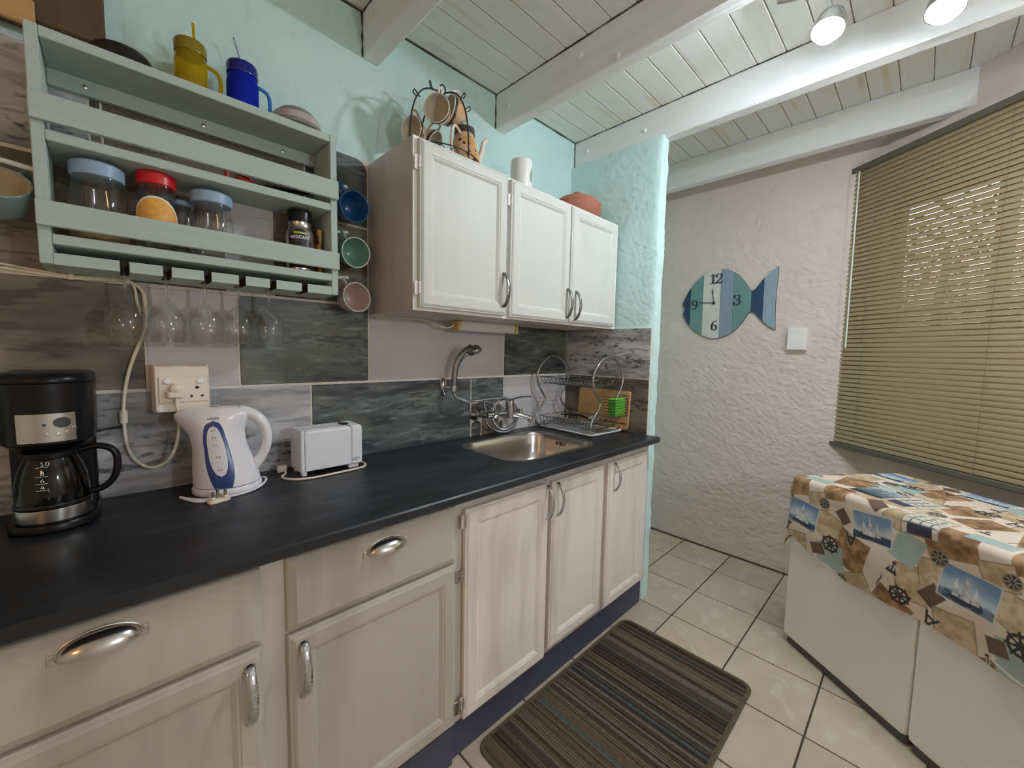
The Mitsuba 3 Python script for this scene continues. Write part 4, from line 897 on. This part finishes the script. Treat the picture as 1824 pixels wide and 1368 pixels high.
part(wc, 'cord', tube(spline([(-2.75, -.004, 1.462), (-2.3, -.004, 1.452), (-2.082, -.004, 1.449), (-1.976, -.006, 1.441), (-1.90, -.006, 1.446), (-1.872, -.008, 1.446), (-1.851, -.010, 1.432), (-1.841, -.012, 1.39), (-1.843, -.014, 1.33), (-1.862, -.014, 1.27), (-1.880, -.012, 1.211), (-1.893, -.010, 1.14), (-1.896, -.010, 1.06), (-1.890, -.012, 1.001), (-1.872, -.018, .962), (-1.845, -.028, .946), (-1.815, -.045, .962), (-1.797, -.058, 1.0), (-1.788, -.068, 1.06), (-1.790, -.070, 1.113)], 150), .0042, 8), 'cord_white', True)
part(wc, 'cord', tube(spline([(-2.75, -.004, 1.480), (-2.2, -.004, 1.470), (-2.06, -.004, 1.455), (-1.976, -.006, 1.446), (-1.90, -.006, 1.449), (-1.868, -.007, 1.444), (-1.858, -.008, 1.40), (-1.850, -.010, 1.36)], 70), .003, 8), 'cord_white', True)
for x, z in ((-1.974, 1.4435), (-1.874, 1.447)): part(wc, 'clip', bx(x - .006, x + .006, -.014, -.0005, z - .008, z + .008, .002), 'cord_white')
part(wc, 'connector', tube([(-1.8955, -.010, 1.105), (-1.896, -.010, 1.072)], .0085, 10), 'cord_white', 40)

# ---- sink
sk = thing('sink', 'stainless steel inset sink bowl in the worktop', 'sink')
def sr(i, z, r): return z3(rrect(SX0 + i, SX1 - i, SY0 + i, SY1 - i, r, 12), z)
part(sk, 'bowl', rings([sr(.004, .8755, .09), sr(0, .8768, .094), sr(.004, .8785, .090), sr(.014, .8788, .082), sr(.019, .8775, .078), sr(.024, .872, .074), sr(.030, .85, .072), sr(.036, .80, .072), sr(.043, .755, .075), sr(.060, .735, .078), sr(.10, .729, .07), sr(.16, .7265, .03)], False, True), {'type': 'twosided', 'bsdf': dict(scene['steel'])}, 50)
for dx in (-.018, -.010, .010, .018): part(sk, 'overflow_slot', bx(-.3955, -.3935, -.28 + dx - .0022, -.28 + dx + .0022, .835, .853), 'dark_hole')
part(sk, 'drain', lathe([(.035, .7272), (.038, .729), (.03, .7285), (.01, .7275)], 24, (-.618, -.29, 0)), 'chrome', 40)

# ---- mixer tap with hose and hand spray
tapk = thing('mixer_tap', 'chrome wall mixer tap with coiled spray hose over the sink', 'tap')
for x, z in ((-.690, .977), (-.535, .989)): part(tapk, 'escutcheon', orient(lathe([(.030, 0), (.029, .006), (.018, .020), (.014, .03)], 24), (0, -1, 0), (x, -.001, z)), 'chrome', 40)
part(tapk, 'inlet', tube(spline([(-.690, -.025, .977), (-.688, -.05, .979), (-.684, -.072, .983), (-.670, -.082, .985)], 16), .011, 12), 'chrome', True)
part(tapk, 'inlet', tube(spline([(-.535, -.025, .989), (-.537, -.05, .987), (-.545, -.075, .985)], 12), .012, 12), 'chrome', True)
part(tapk, 'body', cat(cyl((-.690, -.086, .985), (-.53, -.086, .985), .0135, 18), cyl((-.650, -.086, .985), (-.625, -.086, .985), .0185, 6), cyl((-.553, -.098, .962), (-.553, -.098, 1.022), .0215, 24)), 'chrome', 40)
lv = part(tapk, 'lever', cat(lathe([(.021, 1.022), (.022, 1.027), (.020, 1.047), (.012, 1.053)], 24, (-.553, -.098, 0)), tube(spline([(-.560, -.098, 1.043), (-.53, -.108, 1.055), (-.49, -.121, 1.0615), (-.447, -.134, 1.063)], 24), np.linspace(1, .8, 24), 10, flat=(.0095, .0042), up=(0, 0, 1))), 'chrome', 40)
part(tapk, 'spout', cat(tube(spline([(-.558, -.100, .983), (-.52, -.115, .976), (-.485, -.135, .966), (-.462, -.148, .958)], 20), np.linspace(.0155, .0115, 20), 14), cyl((-.463, -.147, .966), (-.463, -.149, .942), .0125, 16)), 'chrome', True)
part(tapk, 'diverter', cat(cyl((-.505, -.122, .968), (-.505, -.122, .998), .011, 16), cyl((-.505, -.122, .998), (-.505, -.122, 1.006), .013, 16)), 'chrome', 40)
hz = spline([(-0.8585, -0.06, 1.0985), (-0.855, -0.064, 1.084), (-0.835, -0.074, 1.07), (-0.7353, -0.053, 1.0512), (-0.661, -0.052, 1.0542), (-0.6056, -0.066, 1.0575), (-0.558, -0.076, 1.0549), (-0.5205, -0.084, 1.0295), (-0.5009, -0.086, 0.9776), (-0.5122, -0.084, 0.931), (-0.5567, -0.08, 0.9032), (-0.6096, -0.076, 0.9187), (-0.639, -0.072, 0.9642), (-0.6313, -0.068, 1.0152), (-0.5915, -0.062, 1.0454), (-0.5336, -0.056, 1.0475), (-0.4934, -0.065, 1.0199), (-0.4582, -0.059, 0.9613), (-0.4698, -0.055, 0.9112), (-0.5308, -0.053, 0.8834), (-0.6097, -0.051, 0.9017), (-0.6605, -0.049, 0.9485), (-0.6634, -0.045, 1.0056), (-0.6702, -0.045, 1.0432), (-0.6329, -0.045, 1.0306), (-0.6006, -0.045, 1.0028), (-.640, -.080, .985)], 760)
part(tapk, 'hose', tube(hz, .0064 + .0007 * np.sign(np.sin(np.arange(760) * np.pi / 2 + .4)), 8), 'hose_steel', 50, label='ribbed steel spray hose')
ss = thing('hand_spray', 'chrome hand spray in its bracket on the wall left of the tap', 'spray')
part(ss, 'bracket', cat(rings([np.column_stack([-.876 + s * .020 * np.cos(a_ := np.linspace(0, 2 * np.pi, 32, endpoint=False)), np.full(32, y), 1.120 + s * .042 * np.sin(a_)]) for s, y in ((1, -.0003), (1, -.006), (.8, -.016), (.5, -.020))]), cyl((-.876, -.016, 1.118), (-.860, -.055, 1.115), .011, 14), cyl((-.859, -.060, 1.105), (-.8585, -.060, 1.128), .0155, 18)), 'chrome', 40)
hpth = spline([(-.8585, -.060, 1.100), (-.857, -.061, 1.15), (-.853, -.063, 1.205), (-.838, -.072, 1.248), (-.818, -.088, 1.275), (-.795, -.108, 1.289)], 40)
part(ss, 'spray_handle', tube(hpth, np.interp(np.linspace(0, 1, 40), [0, .15, .6, .85, 1], [.009, .012, .0145, .018, .024]), 14, flat=(1.0, 1.0)), 'dark_chrome', True)
hd = orient(lathe([(.003, .022), (.018, .019), (.028, .008), (.031, -.004), (.030, -.012), (.024, -.018), (.004, -.018)], 28), (-.30, .30, .90), (-.792, -.116, 1.284)); part(ss, 'spray_head', hd, 'dark_chrome', 60)

# ---- dish rack on its tray
RA, RC = -4.0, (-.148, -.212, 0)
rk_ = lambda m: rotz(m, RA, RC)
tr = thing('drip_tray', 'white rimmed drip tray under the dish rack', 'tray')
def trr(i, z, r=.022): return z3(rrect(-.283 + i, -.017 - i, -.404 + i, -.020 - i, r), z)
part(tr, 'rim', rk_(rings([trr(.012, ZC), trr(.002, ZC + .006), trr(0, ZC + .011), trr(.002, ZC + .0125), trr(.010, ZC + .0115), trr(.015, ZC + .0062)], True, True)), 'tray_white', 40)
part(tr, 'floor', rk_(rings([trr(.0148, ZC + .0062), trr(.0152, ZC + .0068)], True, True)), 'tray_glaze')
dr_ = thing('dish_rack', 'two-tier chrome wire dish rack with looped end frames by the sink', 'dish rack')
def loopshape(n=120):
    prof = [(0, 1.262), (-.055, 1.249), (-.100, 1.212), (-.126, 1.16), (-.118, 1.115), (-.088, 1.07), (-.064, 1.03), (-.082, .995), (-.118, .960), (-.130, .935), (-.127, .905), (-.108, .8935), (0, .8930)]
    full = prof + [(-x, z) for x, z in prof[-2:0:-1]]
    return spline(np.array([(x, 0, z) for x, z in full]), n, True)
for cx, cy, rt in ((-.176, -.052, -3), (-.146, -.385, -3)):
    q = loopshape(); q2 = q.copy()
    part(dr_, 'end_frame', rotz(move(tube(q2, .0058, 8, True), (cx, cy, 0)), rt, (cx, cy, 0)), 'chrome', True)
W = []
def wire(p, r=.0020, n=None): W.append(tube(np.array(p, float), r, 5))
def basket(name, z0, z1, wx0, wx1, inset, ribs, hump=0.):
    global W; W = []
    ya, yb = -.372, -.060; sx = lambda y: .030 * (y + .052) / -.333   # frames are offset along x
    c = -.176
    for z, i in ((z1, 0), (z0, inset)):
        wire([(c + wx0 + i + sx(ya), ya, z), (c + wx1 - i + sx(ya), ya, z), (c + wx1 - i + sx(yb), yb, z), (c + wx0 + i + sx(yb), yb, z), (c + wx0 + i + sx(ya), ya, z)], .0030)
    for y in np.linspace(ya, yb, ribs):
        o = c + sx(y); pts = [(o + wx0, y, z1), (o + wx0 + inset, y, z0)]
        if hump: pts += [(o - .03, y, z0), (o - .015, y, z0 + hump), (o, y, z0 + hump * 1.1), (o + .015, y, z0 + hump), (o + .03, y, z0)]
        wire(pts + [(o + wx1 - inset, y, z0), (o + wx1, y, z1)])
    for t in (.25, .5, .75): wire([(c + wx0 + inset + (wx1 - wx0 - 2 * inset) * t + sx(ya), ya, z0), (c + wx0 + inset + (wx1 - wx0 - 2 * inset) * t + sx(yb), yb, z0)])
    part(dr_, name, cat(W), 'chrome', 50)
basket('upper_basket', 1.116, 1.150, -.118, .118, .03, 15, .022)
basket('lower_basket', .905, .945, -.118, .118, .018, 15, .016)
W = []   # cutlery cage on the right end frame
for z in np.linspace(.972, 1.070, 8): wire([(-.205, -.392, z), (-.205, -.455, z), (-.07, -.458, z), (-.065, -.396, z)], .0014)
for x in np.linspace(-.195, -.075, 2): wire([(x, -.457, .970), (x, -.457, 1.072)], .0014)
cg = part(dr_, 'cutlery_cage', cat(W), 'wire_black', 50, label='dark wire cage')
sp = thing('sponge', 'bright green sponge in the wire cage of the dish rack', 'sponge')
solid(sp, wavy(slab(-.182, -.088, -.452, -.408, .975, 1.060, .006, .004).subdivide().subdivide(), .0015, 60), 'sponge_green', 40)
cb = thing('cutting_board', 'wooden cutting board leaning on the tiles behind the dish rack', 'cutting board')
cbm = move(axes(extr(Polygon(rrect(-.158, .158, 0, .200, .012)), .014), (0, 1, 0), (0, 0, 1), (1, 0, 0), (0, 0, 0)), (-.0315, -.274, ZC + .0125))
cbm.apply_transform(trimesh.transformations.rotation_matrix(math.radians(5), (0, 1, 0), (-.03, -.27, ZC)))
part(cb, 'board', cbm, 'board_wood'); gm = bx(-.0335, -.0310, -.425, -.125, .916, .921); gm.apply_transform(trimesh.transformations.rotation_matrix(math.radians(5), (0, 1, 0), (-.03, -.27, ZC)))
part(cb, 'groove', gm, 'slot_wood', label='dark groove near the lower edge')
ld = thing('ladle', 'steel ladle bowl lying in the lower basket of the dish rack', 'ladle')
part(ld, 'bowl', orient(lathe([(.002, -.018), (.016, -.014), (.026, -.004), (.029, .006), (.027, .006), (.024, -.003), (.014, -.011), (.001, -.014)], 24), (-.35, -.45, .8), (-.165, -.315, .940)), 'chrome', True)
part(ld, 'handle', tube(spline([(-.165, -.290, .944), (-.165, -.24, .952), (-.168, -.16, .948), (-.172, -.11, .946)], 16), .0035, 8), 'black_plastic', True)

# ================================================================ ON THE WALL CABINETS
ZW = 1.9538
cr = thing('cup_rack', 'black wire cup rack with domed arms on the single-door wall cabinet', 'rack')
RX, RY = -1.004, -.175
ring = [(RX + .155 * math.cos(t), RY + .125 * math.sin(t), ZW + .004) for t in np.linspace(0, 2 * np.pi, 49)]
part(cr, 'base_ring', cat(tube(ring, .0028, 6, True), tube([(x, y, z + .028) for x, y, z in [(RX + .150 * math.cos(t), RY + .120 * math.sin(t), ZW + .004) for t in np.linspace(0, 2 * np.pi, 49)]], .0022, 6, True)), 'wire_black', True)
for a in (12, 100, 192, 280):
    t = np.linspace(0, 1, 26); ca, sa = math.cos(math.radians(a)), math.sin(math.radians(a))
    rad = 1 - t ** 2.4; zz = ZW + .004 + .262 * np.sin(t * np.pi / 2) ** .9
    part(cr, 'arm', tube(np.column_stack([RX + .155 * ca * rad, RY + .125 * sa * rad, zz]), .0028, 6), 'wire_black', True)
part(cr, 'loop', tube([(RX + .012 * math.cos(t), RY, ZW + .282 + .016 * math.sin(t)) for t in np.linspace(0, 2 * np.pi, 25)], .0026, 6, True), 'wire_black', True)
wv = []
for k in range(7):
    t0 = -2.6 + k * .33; x0, y0 = RX + .152 * math.cos(t0), RY + .122 * math.sin(t0); x1, y1 = RX + .152 * math.cos(t0 + .33), RY + .122 * math.sin(t0 + .33)
    wv.append(tube([(x0, y0, ZW + .005), ((x0 + x1) / 2, (y0 + y1) / 2, ZW + .031), (x1, y1, ZW + .005)], .0018, 5))
part(cr, 'lattice', cat(wv), 'wire_black')
HK = []
for a in (-20, 160, 215, 290):
    ca, sa = math.cos(math.radians(a)), math.sin(math.radians(a)); o = np.array([RX + .085 * ca, RY + .070 * sa, ZW + .232])
    p = spline([o, o + [.010 * ca, .010 * sa, .010], o + [.022 * ca, .018 * sa, .020], o + [.026 * ca, .022 * sa, .012], o + [.015 * ca, .012 * sa, .001]], 16)
    part(cr, 'hook', tube(p, .0022, 6), 'wire_black', True)
def cup(label, c, axis, hdir, R=.047, d=.072):
    k = thing('coffee_cup', label, 'cup'); c = np.array(c, float); A = np.array(axis, float); A /= np.linalg.norm(A)
    part(k, 'body', orient(lathe([(R * .50, -d), (R * .56, -d + .003), (R * .74, -d * .7), (R * .93, -d * .36), (R, -.012)], 36, cap1=False), A, c), 'cup_glaze', True)
    part(k, 'band', orient(lathe([(R, -.012), (R + .0006, -.011), (R + .0006, -.003), (R, -.002)], 36, cap0=False, cap1=False), A, c), 'cup_dark', True, label='dark band under the rim')
    part(k, 'rim', orient(tube([((R - .001) * math.cos(t), (R - .001) * math.sin(t), 0) for t in np.linspace(0, 2 * np.pi, 41)], .0022, 8, True), A, c), 'cup_pale', True)
    part(k, 'inside', orient(lathe([(R - .003, -.001), (R * .90, -d * .36), (R * .70, -d * .7), (R * .4, -d + .006)], 36, cap0=False), A, c), 'cup_in', True)
    H = np.array(hdir, float); H -= A * (H @ A); H /= np.linalg.norm(H)
    part(k, 'handle', tube(spline([c + H * R * .93 - A * .016, c + H * (R + .018) - A * .012, c + H * (R + .026) - A * .030, c + H * (R + .014) - A * .046, c + H * R * .72 - A * .05], 24), .0042, 8), 'cup_pale', True)
cup('speckled tan cup on the rack, mouth towards the viewer, topmost', (-1.066, -.228, 2.126), (-.80, -.58, -.12), (.3, .1, .95))
cup('orange-brown cup on the rack right of the topmost cup, seen from the side', (-.990, -.190, 2.166), (-.93, .10, .10), (.1, -.1, 1), R=.052, d=.066)
cup('pale cup at the back left of the rack, mouth to the left', (-1.108, -.130, 2.075), (-.93, -.32, -.12), (.3, .1, .95), R=.045, d=.062)
cup('brown cup hanging low in the middle of the rack behind the top cups', (-1.000, -.120, 2.068), (.45, -.72, -.50), (-.2, .3, .9), R=.042, d=.062)
tpot = thing('coffee_pot', 'tan pot with dark lid band and pale spout inside the cup rack', 'pot')
OX, OY = -.925, -.205
part(tpot, 'body', lathe([(.050, ZW), (.062, ZW + .006), (.064, ZW + .025), (.058, ZW + .06), (.046, ZW + .105), (.037, ZW + .138)], 36, (OX, OY, 0)), 'cup_glaze', True)
part(tpot, 'collar', lathe([(.037, ZW + .137), (.0395, ZW + .139), (.038, ZW + .160), (.034, ZW + .162), (.02, ZW + .163)], 36, (OX, OY, 0)), 'cup_dark', 40)
part(tpot, 'spout', tube(spline([(OX + .052, OY - .01, ZW + .05), (OX + .075, OY - .012, ZW + .10), (OX + .088, OY - .014, ZW + .145), (OX + .098, OY - .015, ZW + .155)], 18), np.linspace(.013, .007, 18), 10), 'cup_pale', True)
part(tpot, 'handle', tube(spline([(OX - .036, OY - .02, ZW + .13), (OX - .066, OY - .03, ZW + .14), (OX - .085, OY - .035, ZW + .10), (OX - .078, OY - .03, ZW + .05), (OX - .058, OY - .02, ZW + .03)], 26), .0052, 8), 'cup_pale', True)
ob_ = thing('oil_burner', 'white ceramic cylinder oil burner with drop-shaped opening on the wall cabinets', 'oil burner')
BX, BY = -.576, -.165; ZW2 = 1.9498
cylm = man(lathe([(.047, ZW2), (.048, ZW2 + .004), (.048, ZW2 + .172), (.045, ZW2 + .176)], 48, (BX, BY, 0))) - man(lathe([(.040, ZW2 + .02), (.041, ZW2 + .18)], 40, (BX, BY, 0)))
drp = orient(extr(Polygon([(0, .040), (-.011, .012), (-.015, -.006), (-.011, -.020), (0, -.026), (.011, -.020), (.015, -.006), (.011, .012)]), .08), (.45, -.89, 0), (BX, BY, ZW2 + .105))
part(ob_, 'body', unman(cylm - man(drp)), 'porcelain', 40)
cp = thing('clay_pot', 'terracotta pot with domed lid and side lugs on the wall cabinets in the corner', 'pot')
PX, PY = -.160, -.162
part(cp, 'body', lathe([(.085, ZW2), (.112, ZW2 + .02), (.126, ZW2 + .055), (.126, ZW2 + .085), (.128, ZW2 + .090), (.10, ZW2 + .091)], 40, (PX, PY, 0)), 'terracotta', 40)
part(cp, 'lid', lathe([(.122, ZW2 + .0915), (.120, ZW2 + .098), (.090, ZW2 + .122), (.050, ZW2 + .138), (.02, ZW2 + .142)], 40, (PX, PY, 0)), 'terracotta', 40)
part(cp, 'knob', lathe([(.014, ZW2 + .140), (.018, ZW2 + .150), (.017, ZW2 + .158), (.006, ZW2 + .161)], 20, (PX, PY, 0)), 'terracotta', 40)
for s in (1, -1): part(cp, 'lug', orient(lathe([(.018, 0), (.022, .012), (.019, .022), (.006, .026)], 16), (s, -.25 * s, .1), (PX + s * .116, PY - s * .03, ZW2 + .082)), 'terracotta', 40)

# ================================================================ RIGHT WALL: clock, switch
ck = thing('wall_clock', 'fish-shaped wall clock in blue, green and white stripes on the beige wall', 'clock')
FISH = [(-0.311, 1.629), (-0.319, 1.65), (-0.339, 1.692), (-0.356, 1.721), (-0.384, 1.758), (-0.434, 1.803), (-0.483, 1.824), (-0.538, 1.829), (-0.577, 1.822), (-0.616, 1.804), (-0.65, 1.778), (-0.679, 1.74), (-0.702, 1.705), (-0.716, 1.682), (-0.732, 1.678), (-0.747, 1.691), (-0.776, 1.734), (-0.816, 1.777), (-0.855, 1.805), (-0.856, 1.76), (-0.852, 1.695), (-0.851, 1.638), (-0.852, 1.572), (-0.855, 1.506), (-0.859, 1.439), (-0.823, 1.462), (-0.787, 1.494), (-0.759, 1.53), (-0.742, 1.548), (-0.724, 1.554), (-0.705, 1.532), (-0.681, 1.489), (-0.651, 1.449), (-0.619, 1.422), (-0.582, 1.404), (-0.543, 1.394), (-0.513, 1.392), (-0.477, 1.4), (-0.44, 1.417), (-0.396, 1.445), (-0.356, 1.484), (-0.329, 1.529), (-0.316, 1.56), (-0.32, 1.576), (-0.329, 1.587), (-0.317, 1.607)]
fish = Polygon([(-y, z) for y, z in FISH]).buffer(.004).buffer(-.004)
def on_wall(poly, x, t, mat, name, parent, label=None):   # poly in (h = -y, z), x = wall side, t towards the room
    return part(parent, name, axes(extr(poly, t), (0, -1, 0), (0, 0, 1), (-1, 0, 0), (x, 0, 0)), mat, label=label)
on_wall(fish, .8728, .010, 'clock_edge', 'backing', ck)
hs = [.30, .356, .436, .542, .618, .7185, .783, .87]
mats = ['navy_stripe', 'green_stripe', 'white_stripe', 'blue_stripe', 'green_stripe', 'navy_stripe', 'pale_blue_stripe']
for a, b, m in zip(hs, hs[1:], mats):
    sh_ = Polygon([(a + .003 - .0, 1.85), (b + .003, 1.85), (b + .012 * (b < .8) - .003, 1.35), (a + .012 * (a > .31) - .003, 1.35)])
    on_wall(fish.buffer(-.0008).intersection(sh_.buffer(-.0007)), .8628, .006, m, 'stripe', ck)
def fat(pts, thick, thin, n=40):
    q = spline([(x, 0, y) for x, y in pts], n)[:, [0, 2]] if len(pts) > 2 else np.linspace(pts[0], pts[1], n)
    d = np.gradient(q, axis=0); d /= np.linalg.norm(d, axis=1, keepdims=True); r = thin + (thick - thin) * np.abs(d[:, 1]) ** 1.6
    return union_all([Point(*a).buffer(ra, 8).union(Point(*b).buffer(rb, 8)).convex_hull for a, b, ra, rb in zip(q, q[1:], r, r[1:])])
D1 = union_all([sbox(-.10, -.5, .10, .5), sbox(-.26, -.5, .26, -.44), fat([(0, .47), (-.22, .36)], .05, .05)])
D2 = union_all([fat([(-.27, .22), (-.24, .40), (-.02, .48), (.22, .40), (.24, .18), (.08, -.08), (-.18, -.32), (-.30, -.46)], .10, .035), fat([(-.29, -.45), (0, -.42), (.30, -.43)], .07, .06), fat([(.30, -.43), (.32, -.22)], .03, .03), Point(-.22, .24).buffer(.09)])
D3 = union_all([fat([(-.26, .28), (-.20, .43), (0, .48), (.20, .40), (.20, .18), (-.02, .05)], .095, .03), fat([(-.02, .05), (.22, -.04), (.26, -.26), (.12, -.44), (-.08, -.48), (-.26, -.40), (-.29, -.24)], .105, .03), Point(-.21, .28).buffer(.085), Point(-.23, -.26).buffer(.085)])
D6 = union_all([fat([(.22, .48), (-.02, .38), (-.20, .10), (-.22, -.18)], .09, .03), fat([(-.22, -.18), (-.14, -.42), (.04, -.48), (.22, -.36), (.25, -.16), (.14, .02), (-.02, .04), (-.16, -.06), (-.22, -.18)], .095, .03)])
D9 = affinity.rotate(D6, 180, origin=(0, 0))
for sh_, h, z, s in ((D1, .499, 1.770, .060), (D2, .534, 1.770, .060), (D3, .646, 1.626, .062), (D6, .519, 1.474, .060), (D9, .392, 1.613, .060)):
    on_wall(affinity.translate(affinity.scale(sh_, s, s, origin=(0, 0)), h, z), .8568, .003, 'digit', 'digit', ck)
hub = (.511, 1.618)
on_wall(Point(*hub).buffer(.009), .8568, .008, 'digit', 'hub', ck)
on_wall(union_all([LineString([hub, (.498, 1.706)]).buffer(.0018), Polygon([(.4985, 1.708), (.4955, 1.683), (.500, 1.676), (.5065, 1.682)])]), .8535, .0015, 'digit', 'hour_hand', ck)
on_wall(LineString([hub, (.424, 1.6255)]).buffer(.0019), .8515, .0015, 'digit', 'minute_hand', ck)
sw = thing('wall_box', 'small white plastic box on the wall between clock and window blind', 'switch box')
part(sw, 'housing', bx(.846, .8728, -1.017, -.926, 1.322, 1.446, .003), 'switch_white'); part(sw, 'cover', bx(.838, .8458, -1.004, -.926, 1.322, 1.446, .003), 'switch_white')

# ================================================================ WINDOW BLIND
bl = thing('venetian_blind', 'closed gold venetian blind over the window at the right', 'blind')
BS0, BS1 = -.478, 1.30        # along E1 measured from the fridge corner
BT, BB = 2.262, .822
PITCH, SW_, TH = .0230, .0125, math.radians(70.5)
slat_dict = {}
u = np.linspace(-1, 1, 6)
def slat_mesh(s0, s1, th):
    c = np.array([(w * SW_ * math.cos(th) + .0022 * (1 - w * w) * -math.sin(th), w * SW_ * math.sin(th) + .0022 * (1 - w * w) * math.cos(th)) for w in u])   # (n outwards, z): room edge low, bulging into the room
    V_ = [];
    for s in (s0, s1): V_ += [(s, n, z) for n, z in c]
    F_ = [(i, i + 1, 7 + i, 6 + i) for i in range(5)]
    return TM(V_, F_)
nz = int((BT - .035 - BB - .02) / PITCH)
base = slat_mesh(BS0, BS1, TH)
for i in range(nz + 1):
    z = BB + .024 + i * PITCH
    m = axes(slat_mesh(BS0 + .002 * RNG.random(), BS1, TH + (RNG.random() - .5) * .05), E1, E2, EZ, OBL + E2 * NB + EZ * z)
    part(bl, 'slat', m, 'slat_gold', True)
part(bl, 'head_rail', ob(BS0, BS1, NB - .014, NB + .014, BT - .028, BT, .002), 'rail_bronze', label='dark head rail')
part(bl, 'bottom_rail', ob(BS0 - .004, BS1, NB - .014, NB + .014, BB - .018, BB + .008, .004), 'rail_bronze', label='dark bottom rail')
for s in (-.245, .25, .85): part(bl, 'ladder_cord', cat([tube([OBL + E1 * s + E2 * (NB + o) + EZ * BB, OBL + E1 * s + E2 * (NB + o) + EZ * (BT - .03)], .0006, 4) for o in (-.0085, .0085)]), 'rail_bronze')
part(bl, 'wand', tube([OBL + E1 * -.315 + E2 * (NB - .030) + EZ * 2.225, OBL + E1 * -.312 + E2 * (NB - .028) + EZ * 1.335], .0038, 8), 'wand', True, label='clear plastic turning wand')

# ================================================================ FRIDGES AND TABLECLOTH
def fridge(label, s0, s1, sub):
    k = thing('fridge', label, 'fridge')
    def R(i, z, r=.010): return z3(rrect(s0 + i, s1 - i, 0 + i * .6, .50, r, 6), z)
    loops = [R(.010, .034), R(.002, .040), R(0, .052), R(0, .745), R(.003, .757), R(.012, .763)]
    part(k, 'body', axes(rings(loops), E1, E2, EZ, OBL), 'fridge_white', 30)
    part(k, 'base_strip', axes(rings([z3(rrect(s0 + .004, s1 - .004, .012, .49, .018, 6), z) for z in (0, .033)]), E1, E2, EZ, OBL), 'gasket_grey', 30, label='dark grey strip along the floor')
fridge('small white fridge under the tablecloth, nearer the clock wall', 0, .509, 0)
fridge('small white fridge under the tablecloth at the right edge of the photo', .515, 1.045, 1)
tc = thing('tablecloth', 'nautical print tablecloth draped over the two small fridges', 'tablecloth')
TL, TD, TZ, RR = 1.047, .51, .7660, .016
def drape(u_, v_):
    """cloth sheet coordinates (along the fridges, across from the back to the front) to space"""
    q = np.array([min(max(u_, 0 + RR), TL - RR), min(max(v_, 0), TD - RR)]); d = np.array([u_, v_]) - q; L_ = np.linalg.norm(d)
    if L_ < 1e-9: return (u_, v_, TZ)
    dirn = d / L_; arc = RR * math.pi / 2
    if L_ < arc: a = L_ / RR; out, dn = RR * math.sin(a), RR * (1 - math.cos(a))
    else: out, dn = RR, RR + (L_ - arc)
    t = max(0, L_ - arc)
    fold = .010 * math.sin(u_ * 17 + 1.0) + .007 * math.sin(u_ * 41 + v_ * 3) + .006 * math.sin(v_ * 29)
    flare = .006 + .022 * t + fold * min(1, t / .12) * .55
    if abs(dirn[0]) > .1 and abs(dirn[1]) > .1: flare += .012 * math.sin(math.atan2(dirn[1], dirn[0]) * 6) * min(1, t / .1)
    out += flare * min(1, L_ / arc)
    p = q + dirn * out
    return (p[0], p[1], TZ - dn)
nu, nv = 190, 110
us = np.linspace(-.245, TL + .20, nu)
V_, UV_, F_ = [], [], []
for i, a in enumerate(us):
    drop = .235 + .075 * min(1, max(0, (a + .05) / .30)) + .008 * math.sin(a * 9)
    for b in np.linspace(-.02, TD - RR + drop + .02, nv):
        x_, y_, z_ = drape(a, b); lift = .0035 * (meshkit.noise(np.array([[a * 9, b * 9, 2.]]))[0] - .5) * (z_ > TZ - .002)
        V_.append(OBL + E1 * x_ + E2 * (TD - RR + .012 - y_ + RR * 0) + EZ * (z_ + .0008 + max(0, lift))); UV_.append((a + .05, -b + 1.02))
for i in range(nu - 1):
    for j in range(nv - 1):
        F_.append((i * nv + j, (i + 1) * nv + j, (i + 1) * nv + j + 1, i * nv + j + 1))
solid(tc, TM(V_, F_), 'nautical_print', True, uv=np.array(UV_))

# ================================================================ RUG
rg = thing('rug', 'dark striped rug with rounded corners in front of the sink cabinets', 'rug')
GX0, GX1, GY0, GY1 = -1.125, -.188, -1.113, -.553
part(rg, 'border', slab(GX0, GX1, GY0, GY1, .0002, .0075, .045, .003, 10), 'rug_border')
xs = np.linspace(GX0 + .016, GX1 - .016, 520); inner = Polygon(rrect(GX0 + .015, GX1 - .015, GY0 + .015, GY1 - .015, .034, 10))
V_, F_ = [], []
for i, x in enumerate(xs):
    seg = inner.intersection(LineString([(x, -2), (x, 0)])).bounds; h = .0076 + .0028 * (.5 + .5 * math.sin(x * 2 * np.pi / .0072)) ** .7
    for y in np.linspace(seg[1], seg[3], 6): V_.append((x, y, h))
for i in range(len(xs) - 1):
    for j in range(5): F_.append((i * 6 + j, (i + 1) * 6 + j, (i + 1) * 6 + j + 1, i * 6 + j + 1))
part(rg, 'pile', TM(V_, F_), 'rug_pile', True, label='ribbed striped pile')

# every opaque surface shows both its sides
for k_, d_ in list(scene.items()):
    if d_.get('type') in ('principled', 'bumpmap'):
        scene[k_] = {'type': 'twosided', 'bsdf': d_}
